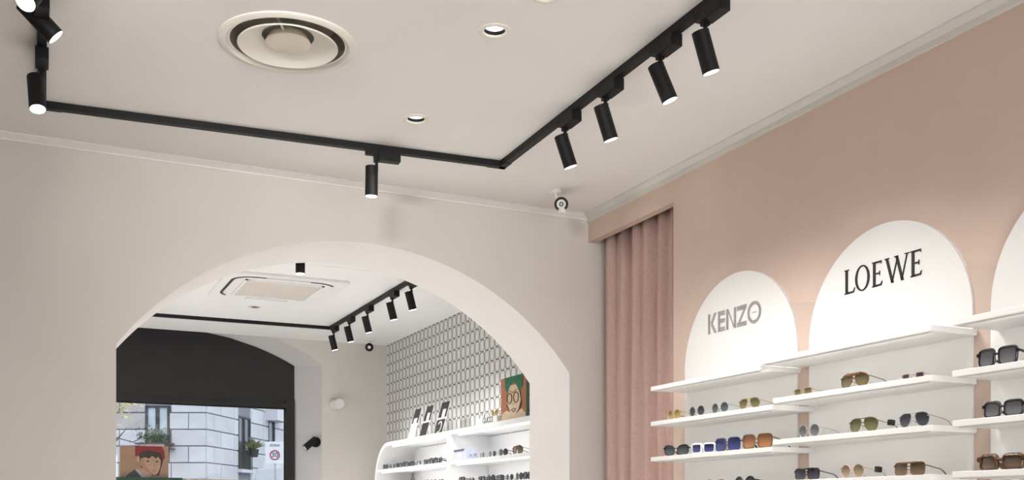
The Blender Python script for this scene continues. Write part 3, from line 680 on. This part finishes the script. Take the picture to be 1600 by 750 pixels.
row(0, 1, [('gold_round', 1052, 'amber gold round sunglasses at the curtain end of the second KENZO shelf', -.1, 1), ('dark_round', 1088, 'dark round sunglasses beside the amber gold pair', .0, 1),
           ('smoke_oval', 1124, 'smoke oval sunglasses, third pair from the curtain on the second KENZO shelf', .0, 1), ('amber_avi', 1170, 'olive-gold aviator sunglasses near the shelf step between KENZO and LOEWE', .05, 1)])
row(0, 2, [('cat_dark', 1056, 'dark teal cat-eye sunglasses with black arms by the curtain', .35, 1.05), ('white_shield', 1098, 'white shield sunglasses with blue lenses and coral arms', .25, 1.0),
           ('blue_square', 1136, 'large navy sunglasses with violet blue lenses', .15, 1.05), ('amber_square', 1182, 'large caramel sunglasses with orange lenses', .2, 1.1)])
row(0, 3, [('clear_round', 1084, 'clear-lens round wire glasses on the lowest KENZO shelf in view', 0, 1), ('pale_cat', 1117, 'pale blue cat-eye sunglasses on the lowest KENZO shelf in view', 0, 1.08), ('black_round', 1163, 'black round sunglasses on the lowest KENZO shelf in view', 0, 1.1)])
row(1, 1, [('gold_mini', 1254, 'small narrow gold rimmed glasses at the KENZO end of the LOEWE bay', 0, 1), ('tort_avi', 1334, 'caramel rimmed olive aviator sunglasses on the second LOEWE shelf', 0, 1), ('clear_rect', 1426, 'near-rimless glasses with tiny dark lenses below the final E of LOEWE', 0, 1.0)])
row(1, 2, [('grad_round', 1263, 'round grey sunglasses without visible rims on the third LOEWE shelf', 0, 1), ('olive_avi', 1348, 'olive aviator sunglasses with a black security tag', 0, 1), ('silver_avi', 1427, 'silver framed dark aviator sunglasses at the shelf end', 0, 1)])
row(1, 3, [('black_brow', 1260, 'black browline sunglasses on the lowest LOEWE shelf in view', .1, 1), ('rose_round', 1331, 'tan round sunglasses in rose gold wire with a black tag', 0, 1), ('brown_brow', 1420, 'brown browline sunglasses at the end of the lowest LOEWE shelf in view', .05, 1)])
row(2, 1, [('black_thick', 1557, 'thick black square sunglasses on the second shelf of the unlettered bay', 0, 1.08)])
row(2, 2, [('black_rect', 1566, 'thick black rectangular sunglasses on the third shelf of the unlettered bay', 0, 1.08)])
row(2, 3, [('tort_thick', 1562, 'chunky tortoiseshell sunglasses on the lowest shelf of the unlettered bay in view', 0, 1.1)])

# ------------------------------------------------------------------ second room: track, spots, cassette, lamps
T2X, T2Y, T2N = 2.765, 10.0, 6.8
trk2 = thing('lighting_track', 'black lighting track on the bright ceiling beyond the arch', 'track', (T2X, T2Y, ZC2))
rail(trk2, Vector((-.4, T2Y + .05, 0)), Vector((T2X + TW / 2, T2Y, 0)), ZC2); rail(trk2, Vector((T2X, T2N, 0)), Vector((T2X, T2Y - TW / 2, 0)), ZC2); rail(trk2, Vector((.2, T2N, 0)), Vector((T2X - TW / 2, T2N, 0)), ZC2)
for i, (px, py) in enumerate([(524.5, 522), (549.5, 508), (577.5, 492), (617, 470), (645.5, 453)]):
    q = onz(px, py, ZC2 - .09)
    spotlight((T2X, q.y), (0, -1, 0), (.27, .02, -1), f'black track spotlight facing the wallpapered wall, {ordn[i]} from the window side', SPOT2_W, zc=ZC2, group='black track spotlights beyond the arch')
q = onz(472, 425, ZC2 - .25)
spotlight((q.x + .024, T2N), (1, 0, 0), (0, 0, -1), 'lone black spotlight hanging just behind the arch crown', 20, zc=ZC2, group='black track spotlights beyond the arch')
# ceiling cassette
g = [onz(x, y, ZC2 - .025) for x, y in ((388, 440.5), (495, 449.5), (474, 466.7), (372, 458.5))]
gc = sum(g, Vector()) / 4; hw_ = .29
ac = thing('ceiling_cassette', 'white square air conditioning cassette with a beige grille beyond the arch', 'air conditioner', (gc.x, gc.y, ZC2))
PW = .475
MB().box((gc.x - PW, gc.y - PW, ZC2 - .022), (gc.x + PW, gc.y + PW, ZC2 + .002)).build('panel', 'white2', ac, bevel=.006)
MB().box((gc.x - hw_, gc.y - hw_, ZC2 - .026), (gc.x + hw_, gc.y + hw_, ZC2 - .0215)).build('grille', 'beige', ac)
fm = MB()
for a, b in (((-1, -1), (1, -1)), ((1, -1), (1, 1)), ((1, 1), (-1, 1)), ((-1, 1), (-1, -1))):
    r_ = hw_ + .012; A = Vector((gc.x + a[0] * r_, gc.y + a[1] * r_, ZC2 - .024)); B = Vector((gc.x + b[0] * r_, gc.y + b[1] * r_, ZC2 - .024))
    fm.obox((A + B) / 2, ((B - A), Zv.cross(B - A), Zv), ((B - A).length / 2 + .01, .010, .006))
fm.build('grille_frame', 'white2', ac)
def rrect(r, rc, n=8):
    P = []
    for cx_, cy_, a0 in ((r - rc, r - rc, 0), (-r + rc, r - rc, PI / 2), (-r + rc, -r + rc, PI), (r - rc, -r + rc, 3 * PI / 2)):
        P += [(cx_ + rc * math.cos(a0 + PI / 2 * i / n), cy_ + rc * math.sin(a0 + PI / 2 * i / n)) for i in range(n + 1)]
    return P
M['slot'] = pmat('outlet_shadow_gap', (.03, .03, .03), .7, noise=.05)
def slot(i0, i1, name, mat, wd, dz):
    P = rrect(.40, .16); P = [Vector((gc.x + x, gc.y + y, ZC2 - .0225 - dz)) for x, y in P]; k = len(P)
    seg = [P[i % k] for i in range(i0, i1 + 1)]
    MB().tube(seg, .004, 6, r2=wd * 1.3, flat=(0, 0, 1)).build(name, mat, ac, smooth=True)
slot(13, 30, 'outlet_slot', 'slot', .010, 0); slot(30, 32, 'outlet_slot', 'slot', .010, 0)
for a, b in ((26, 27), (8, 9)):
    P = rrect(.40, .16); p = (Vector(P[a] + (0,)) + Vector(P[b] + (0,))) / 2; dv = Vector(P[b] + (0,)) - Vector(P[a] + (0,))
    MB().obox(Vector((gc.x, gc.y, ZC2 - .029)) + p, (dv, Zv.cross(dv), Zv), (dv.length * .36, .022, .005)).build('flap', 'white2', ac)
MB().box((.4, 7.55, ZC2 - .0015), (2.4, 7.558, ZC2 + .001)).build('trim_8', 'ceil2')['kind'] = 'structure'
for p, lab in zip(DL2, ('recessed downlight beyond the air conditioning cassette', 'added hidden downlight over the aisle behind the arched wall', 'added hidden downlight just behind the arch', 'added hidden downlight behind the solid part of the arched wall', 'added hidden downlight in the far corner of the room beyond the arch')):
    downlight(p, ZC2, lab, DOWN2_W if p is not DL2[0] else 0, ang=84, lit=p is not DL2[0], col=(.96, .975, 1))
# dome camera in the corner
q = onz(577, 530, ZC2); q = Vector((q.x, q.y, ZC2))
dm = thing('dome_camera', 'small dark ball camera under the ceiling beyond the arch', 'camera', tuple(q))
MB().lathe(q, [(.0001, -.02), (.04, -.02), (.045, 0)], 24).cyl(q, q - Vector((0, 0, .06)), .012, 10).build('mount_base', 'white', dm, smooth=True)
MB().lathe(q, [(.0001, -.13)] + [(.045 * math.sin(a), -.085 - .045 * math.cos(a)) for a in [PI * i / 10 for i in range(1, 10)]] + [(.0001, -.04)], 24).build('camera_ball', 'black', dm, smooth=True)
to2 = (Vector((0, 0, CAMH)) - q).normalized(); cb = q + Vector((0, 0, -.085))
MB().tube([cb + to2 * .038, cb + to2 * .05], [.018, .014], 18).build('camera_lens', 'white', dm, smooth=True)
# white wall lamp on the far wall and black spot in the reveal
q = ony(530, 631, YW - .11)
wl = thing('wall_lamp', 'small white cylinder lamp on the grey wall beside the window bay', 'lamp', (q.x - .03, YW, q.z))
MB().cyl((q.x - .03, YW + .002, q.z), (q.x - .03, YW - .03, q.z), .05, 24).build('wall_plate', 'white', wl, smooth=True)
MB().tube([(q.x - .03, YW - .02, q.z), (q.x, YW - .13, q.z), (q.x, YW - .132, q.z)], [.055, .055, .05], 26).build('lamp_body', 'white', wl, smooth=True)
q = ony(495, 691, YW + .06); xr_ = q.x
bs = thing('wall_spotlight', 'small black adjustable spotlight in the window bay reveal', 'spotlight', tuple(q))
ra = Vector((fa[-1][0] - ba[-1][0], YW - YG, 0)).normalized(); rn = Vector((ra.y, -ra.x, 0));
if rn.x > 0: rn = -rn
sp = Vector((fa[-1][0], YW, 0)) + (Vector((q.x, q.y, 0)) - Vector((fa[-1][0], YW, 0))).dot(ra) * ra; sp.z = q.z
bs.location = sp
MB().cyl(sp - rn * .004, sp + rn * .025, .055, 24).build('wall_plate', 'black', bs, smooth=True)
hp = sp + rn * .07; MB().cyl(sp + rn * .02, hp, .012, 12).build('arm', 'black', bs, smooth=True)
am = Vector((-.75, -.1, -.62)).normalized()
MB().cyl(hp - am * .05, hp + am * .11, .036, 24).build('lamp_body', 'black', bs, smooth=True)
MB().cyl(hp + am * .109, hp + am * .1105, .028, 24).build('lens', 'white', bs)

# ------------------------------------------------------------------ white rounded shelving unit below the wallpaper
UX = 3.26; UZ = 2.185; UY0 = 6.2; UY1 = 10.13; RC = .42
un = thing('shelving_unit', 'white shelving unit with rounded corner below the wallpapered wall', 'shelf unit', (UX, (UY0 + UY1) / 2, 0))
def unit_prof(ins=0):
    r = RC - ins
    return [(UY0 + ins, UZ - ins), *[(UY1 - ins - r + r * math.sin(PI / 2 * i / 14), UZ - ins - r + r * math.cos(PI / 2 * i / 14)) for i in range(15)]]
outer = unit_prof(); inner = unit_prof(.035)
sh = MB(); vs_ = []; k = len(outer)
o_ = outer + [(UY1, 0)]; i_ = inner + [(UY1 - .035, 0)]; k = len(o_)
for X in (UX, XR2 - .002):
    vs_ += [(X, y, z) for y, z in o_] + [(X, y, z) for y, z in i_]
fs_ = []
for j in range(k - 1):
    fs_ += [(j, j + 1, k + j + 1, k + j), (2 * k + j, 3 * k + j, 3 * k + j + 1, 2 * k + j + 1), (j, 2 * k + j, 2 * k + j + 1, j + 1), (k + j, k + j + 1, 3 * k + j + 1, 3 * k + j)]
sh.add(vs_, fs_); sh.build('carcass', 'white2', un, smooth=True)
MB().box((XR2 - .02, UY0, 0), (XR2 - .003, UY1 - .2, UZ - .04)).build('back_panel', 'white2', un)
ydv = onx(700.5, 690, UX).y
MB().box((UX + .002, ydv - .04, 0), (XR2 - .02, ydv + .04, UZ - .02)).build('divider', 'white2', un)
U2 = [1.925, 1.735, 1.545]
for z in U2:
    ye = UY1 - .04 if z < UZ - RC else UY1 - RC + math.sqrt(max(0, (RC - .03) ** 2 - (z - (UZ - RC)) ** 2))
    for a, b in ((ydv + .04, ye), (UY0, ydv - .04)):
        s_ = MB().box((UX + .004, a, z - .025), (XR2 - .02, b, z)).build('shelf', 'white2', un)
        MB().box((UX + .05, a + .12, z - .034), (UX + .062, b - .02, z - .0245)).build('led_strip', 'led', s_)
for a, b in ((ydv + .04, UY1 - .35), (UY0, ydv - .04)):
    MB().box((UX + .05, a + .06, UZ - .046), (UX + .062, b - .06, UZ - .034)).build('led_strip', 'led', un)
    for z in [UZ - .05] + [u - .036 for u in U2[:2]]:
        light('shelf_lamp', 'AREA', Vector((UX + .07, (a + b) / 2, z)) - un.location, 1.5, (1, .98, .97), (.5, 0, -1), un, shape='RECTANGLE', size=abs(b - a) - .2, size_y=.01)
# eyewear on the unit
G2 = UX + .04
kinds = ['black_round', 'black_rect', 'dark_round', 'black_brow', 'black_thick', 'smoke_oval']
far_look = dict(black_round='round black', black_rect='rectangular black', dark_round='thin-rimmed dark round', black_brow='black browline', black_thick='thick square black', smoke_oval='smoke oval', pale_cat='pale')
def far_row(pxs, z, where, frm='rounded end'):
    for i, (px, kd) in enumerate(pxs):
        y = onx(px, 715, G2).y
        put(kd, (G2, y, z), where if len(pxs) == 1 else f'{far_look[kd]} glasses, {ordn[i]} from {frm}, {where}', 'sunglasses', 'eyewear on the white unit', rz=random.uniform(-.15, .15), sc=1.0)
far_row([(602, 'black_round'), (613, 'dark_round'), (623, 'black_rect'), (633, 'black_thick'), (643, 'black_brow'), (654, 'smoke_oval'), (667, 'black_rect'), (677, 'black_thick'), (687.5, 'black_round')], U2[0], 'upper shelf of white unit')
far_row([(688, 'black_rect'), (677, 'black_round'), (666, 'black_thick')], U2[1], 'second shelf on the rounded-end side of white unit', 'divider')
far_row([(739, 'pale_cat')], U2[0], 'pale glasses right beside the lavender box on the white unit')
far_row([(753, 'dark_round'), (769, 'smoke_oval'), (786, 'black_round')], U2[0], 'upper shelf, after the pale pair', 'lavender box')
far_row([(721, 'black_thick'), (737, 'dark_round'), (752, 'black_rect'), (767, 'black_round'), (781, 'black_brow'), (796, 'dark_round'), (811, 'black_round'), (824, 'black_thick')], U2[1], 'second shelf under the lavender box', 'divider')
y = onx(808, 700, G2).y; put('tort_avi', (G2, y, U2[0]), 'gold and caramel glasses on the upper shelf of the white unit', 'sunglasses', 'eyewear on the white unit', sc=1.15)
# lavender box
ya, yb = onx(709, 710, UX + .03).y, onx(729, 710, UX + .03).y
M['lav'] = pmat('lavender_card', (.50, .52, .66), .6, noise=.05)
bx = thing('product_box', 'lavender product box with a dark band on the white unit', 'box', (UX + .08, (ya + yb) / 2, U2[0]))
MB().box((UX + .03, yb, U2[0]), (UX + .13, ya, U2[0] + .095)).build('carton', 'lav', bx)
MB().box((UX + .028, yb + .05, U2[0] + .078), (UX + .031, ya - .01, U2[0] + .094)).build('dark_band', pmat('slate_band', (.10, .10, .15), .6, noise=.05), bx)
MB().box((UX + .028, yb + .11, U2[0] + .025), (UX + .031, ya - .09, U2[0] + .065)).build('white_patch', 'white', bx)

# cards leaning on the wallpaper
M['photo_d'] = pmat('dark_photo_print', (.022, .021, .021), .5, noise=.5, nscale=14); M['photo_l'] = pmat('light_photo_print', (.68, .66, .63), .5, noise=.2, nscale=20)
cards = [((637, 646), (640, 681), (653, 635.5), 'fair', 'leaning photo card with a pale lower half, nearest the rounded end of the white unit'), ((655, 665), None, None, 'dark', 'leaning black and white photo card between two others on the white unit'), ((678, 690), None, None, 'pat', 'leaning photo card with a black lower half, next to the brand block')]
for (pxs, _, _, kind, lab) in cards:
    XB = UX + .12; ya, yb = onx(pxs[0], 690, XB).y, onx(pxs[1], 690, XB).y; Hc = .305; lean = .085
    c = thing('photo_card', lab, 'card', (XB, (ya + yb) / 2, UZ), 'photo cards on the white unit')
    upv = Vector((lean, 0, Hc)).normalized(); nv = Vector((-upv.z, 0, upv.x)); L_ = math.hypot(lean, Hc)
    def quad(u0, u1, v0, v1, o, mat, name):
        yy0 = ya + (yb - ya) * u0; yy1 = ya + (yb - ya) * u1; b0 = Vector((XB, 0, UZ))
        m = MB().obox(b0 + upv * L_ * (v0 + v1) / 2 + nv * o + Vector((0, (yy0 + yy1) / 2, 0)), (Vector((0, 1, 0)), upv, nv), (abs(yy1 - yy0) / 2, L_ * (v1 - v0) / 2, .001 if name != 'board' else .003)); return m.build(name, mat, c)
    quad(0, 1, 0, 1, 0, 'white', 'board')
    quad(0, 1, .54, 1, .004, 'photo_d', 'upper_print')
    quad(.42, .80, .54, .78, .006, 'photo_l', 'pale_figure') if kind != 'fair' else quad(.25, .8, .54, .7, .006, 'photo_l', 'pale_figure')
    if kind == 'fair': quad(0, 1, 0, .48, .004, 'photo_l', 'lower_print')
    else: quad(0, 1, 0, .48, .004, 'photo_d', 'lower_print')
    if kind == 'pat':
        m = MB(); b0 = Vector((XB, (ya + yb) / 2, UZ)) + upv * L_ * .25 + nv * .006
        m.tube([b0 + Vector((0, 1, 0)) * .045 * math.cos(a) + upv * .05 * math.sin(a) for a in [.6 + 4.6 * i / 16 for i in range(17)]], .005, 6).build('ring_mark', 'photo_l', c)
# brand block GUCCI
XB = UX + .02; ya, yb = onx(746, 652, XB).y, onx(776.3, 645, XB).y
bk = thing('brand_block', 'low white block lettered GUCCI on the white unit', 'sign', (XB, (ya + yb) / 2, UZ))
MB().box((XB, yb, UZ), (XB + .12, ya, UZ + .052)).build('block', 'white', bk, bevel=.003)
Mt = Matrix(((0, 0, -1, 0), (-1, 0, 0, 0), (0, 1, 0, 0), (0, 0, 0, 1)))
yt = onx(762, 652, XB).y - bk.location.y
text_mesh('lettering', 'GUCCI', .062, 'ink', bk, Matrix.Translation(Vector((-.001, yt, .027))) @ Mt, .001)
put('clear_round', (XB + .02, onx(753, 640, XB).y, UZ + .052), 'clear wire glasses standing on the GUCCI block', 'sunglasses', 'eyewear on the white unit')
put('gold_round', (XB + .02, onx(769, 638, XB).y, UZ + .052), 'amber gold glasses on the GUCCI block beside the portrait box', 'sunglasses', 'eyewear on the white unit')

# ------------------------------------------------------------------ portrait display boxes (flat prints built as layered shapes)
M['p_tan'] = pmat('print_tan', (.30, .185, .115), .5, noise=.08, nscale=8); M['p_red'] = pmat('print_red', (.20, .018, .02), .6, noise=.2, nscale=25); M['p_hair'] = pmat('print_hair', (.03, .018, .015), .5, noise=.3, nscale=25)
M['p_skin'] = pmat('print_skin', (.42, .26, .185), .5, noise=.08, nscale=25); M['p_skin2'] = pmat('print_skin_light', (.66, .52, .36), .5, noise=.06, nscale=25); M['p_navy'] = pmat('print_navy', (.03, .035, .045), .5, noise=.2)
M['p_green'] = pmat('print_green', (.012, .14, .07), .5, noise=.25, nscale=25); M['p_dgreen'] = pmat('display_green', (.012, .06, .03), .5, noise=.1); M['p_brown'] = pmat('print_rust', (.36, .14, .06), .5, noise=.15, nscale=25); M['p_lip'] = pmat('print_lips', (.40, .14, .12), .5, noise=.05); M['p_lip2'] = pmat('print_cheek', (.34, .195, .13), .5, noise=.08, nscale=25); M['p_grey'] = pmat('print_grey', (.35, .33, .36), .5, noise=.1)
def E(cx, cy, a, b, n=22): return [(cx + a * math.cos(2 * PI * i / n), cy + b * math.sin(2 * PI * i / n)) for i in range(n)]
def portrait(t, org, uv, vv, nv, Wd, Hd, layers):
    for k, (name, mat, pts) in enumerate(layers):
        pts = [(min(1, max(0, u)), min(1, max(0, v))) for u, v in pts]
        q = []
        for p in pts:
            if not q or (abs(p[0] - q[-1][0]) + abs(p[1] - q[-1][1])) > 1e-4: q.append(p)
        MB().prism([org + uv * Wd * u + vv * Hd * v + nv * (.0004 + .0006 * k) for u, v in q], nv * .0006).build(name, mat, t, tri=True)
# A: red cap, in the shop window
YP = YG - .16
a = ony(188, 745, YP); b = ony(263, 745, YP); top = ony(225, 697, YP).z; bot = ony(225, 746, YP).z
pA = thing('portrait_box', 'portrait display box of a person in a red cap in the shop window', 'display box', (a.x, YP, bot))
MB().box((a.x, YP, bot), (b.x, YP + .10, top)).build('box_body', 'p_tan', pA)
lay = [('background_print', 'p_tan', [(0, 0), (1, 0), (1, 1), (0, 1)]),
       ('jacket', 'p_navy', [(.10, 0), (.16, .10), (.28, .24), (.40, .22), (.52, .0)]), ('collar', 'p_grey', [(.30, .25), (.38, .26), (.56, 0), (.44, 0)]),
       ('hair', 'p_hair', [(.36, .80), (.40, .55), (.42, .30), (.50, .2), (.62, .06), (.80, .06), (.88, .5), (.92, .75), (.60, .85)]),
       ('neck', 'p_skin', [(.40, .32), (.58, .22), (.66, .08), (.56, 0), (.46, .12)]),
       ('face', 'p_skin', [(.42, .60), (.40, .42), (.48, .26), (.62, .10), (.72, .07), (.78, .14), (.83, .34), (.84, .55), (.78, .68), (.60, .68)]),
       ('cheek_tone', 'p_lip2', [(.42, .60), (.40, .42), (.48, .26), (.62, .10), (.68, .085), (.58, .24), (.52, .40), (.50, .56)]), ('ear', 'p_skin', E(.365, .58, .035, .10, 12)), ('cap', 'p_red', [(.31, .66), (.30, 1), (.86, 1), (.91, .86), (.93, .62), (.88, .58), (.84, .78), (.60, .84), (.38, .70)]),
       ('fringe', 'p_hair', [(.38, .70), (.44, .82), (.62, .87), (.82, .80), (.86, .62), (.80, .70), (.74, .60), (.66, .70), (.58, .58), (.50, .68), (.42, .60)]),
       ('lips', 'p_lip', [(.65, .22), (.70, .245), (.75, .23), (.70, .195)]), ('nose', 'p_lip', [(.70, .36), (.74, .35), (.72, .33)])]
portrait(pA, Vector((a.x, YP, bot)), Vector((1, 0, 0)), Zv, Vector((0, -1, 0)), b.x - a.x, top - bot, lay)
gm = MB()
for cx_, ra_ in ((.56, .075), (.745, .065)):
    gm.tube([Vector((a.x, YP, bot)) + Vector(((cx_ + ra_ * math.cos(2 * PI * i / 20)) * (b.x - a.x), -.009, (.50 + .115 * math.sin(2 * PI * i / 20)) * (top - bot))) for i in range(20)], .0022, 5, closed=True)
gm.build('printed_glasses', 'F_gold', pA)
# brows and eyes
em = MB()
for cx_ in (.57, .755):
    em.prism([Vector((a.x, YP - .0082, bot)) + Vector((u * (b.x - a.x), 0, v * (top - bot))) for u, v in E(cx_, .515, .03, .025, 12)], (0, -.0006, 0))
em.build('eyes', 'p_hair', pA)
gl_ = ony(178, 746, YP); gr = ony(284, 746, YP)
gp = thing('display_plinth', 'tall dark green plinth in the shop window under the portrait box', 'plinth', (gl_.x, YP, 0))
MB().box((gl_.x - .1, YP - .04, 0), (gr.x, YP + .12, bot - .03)).build('plinth_body', 'p_dgreen', gp); MB().box((gl_.x - .1, YP - .05, bot - .03), (gr.x, YP + .13, bot)).build('plinth_top', 'p_dgreen', gp)
M['p_sand'] = pmat('sand_fabric', (.55, .47, .36), .8, noise=.25, nscale=9)
c0 = ony(291, 748.5, YP + .02); c1 = ony(405, 749, YP + .02)
lp = thing('window_stand', 'low sand-coloured window stand beside the green plinth', 'stand', (c0.x, YP, 0))
MB().box((c0.x, YP, 0), (c1.x, YP + .1, c0.z - .01)).build('stand_body', 'p_sand', lp); MB().box((c0.x - .01, YP - .01, c0.z - .01), (c1.x + .01, YP + .11, c0.z)).build('stand_top', 'p_sand', lp)
# B: green hat, on the white unit
XB = UX + .05; ya = onx(783, 640, XB).y; Wd = .485; Hd = .325
pB = thing('portrait_box', 'portrait display box of a face under a green hat on the white unit', 'display box', (XB, ya - Wd, UZ))
MB().box((XB, ya - Wd, UZ), (XB + .1, ya, UZ + Hd)).build('box_body', 'p_dgreen', pB)
lay = [('background_print', 'p_brown', [(0, 0), (1, 0), (1, 1), (0, 1)]), ('edge_band', 'p_dgreen', [(.9, 0), (1, 0), (1, 1), (.9, 1)]),
       ('shirt', 'p_skin2', [(0, 0), (.05, .18), (.2, .24), (.5, .14), (.75, .22), (.88, .1), (.88, 0)]),
       ('hair', 'p_hair', [(.22, .35), (.24, .68), (.5, .8), (.70, .66), (.76, .3), (.6, .15), (.4, .15)]),
       ('face', 'p_skin2', [(.22, .42), (.26, .66), (.36, .80), (.54, .80), (.66, .66), (.72, .42), (.64, .22), (.5, .10), (.38, .16)]),
       ('hat', 'p_green', [(.16, 1), (.16, .78), (.26, .62), (.34, .80), (.46, .86), (.58, .80), (.66, .62), (.80, .74), (.78, 1)]),
       ('brow_shadow', 'p_brown', [(.32, .68), (.45, .60), (.60, .68), (.60, .70), (.45, .635), (.32, .70)]),
       ('lips', 'p_hair', [(.38, .235), (.47, .27), (.57, .235), (.47, .17)]), ('tongue', 'p_skin2', [(.42, .235), (.47, .25), (.53, .235), (.47, .19)]), ('nose', 'p_brown', [(.44, .36), (.50, .36), (.47, .34)])]
portrait(pB, Vector((XB, ya, UZ)), Vector((0, -1, 0)), Zv, Vector((-1, 0, 0)), Wd, Hd, lay)
gm = MB()
for cx_ in (.34, .57):
    gm.tube([Vector((XB - .008, ya - (cx_ + .085 * math.cos(2 * PI * i / 20)) * Wd, UZ + (.50 + .12 * math.sin(2 * PI * i / 20)) * Hd)) for i in range(20)], .003, 5, closed=True)
gm.build('printed_glasses', 'p_hair', pB)
for v in (.16, .5, .84):
    MB().box((XB - .004, ya - Wd - .008, UZ + v * Hd - .012), (XB + .02, ya - Wd + .004, UZ + v * Hd + .012)).build('edge_clip', 'black', pB)
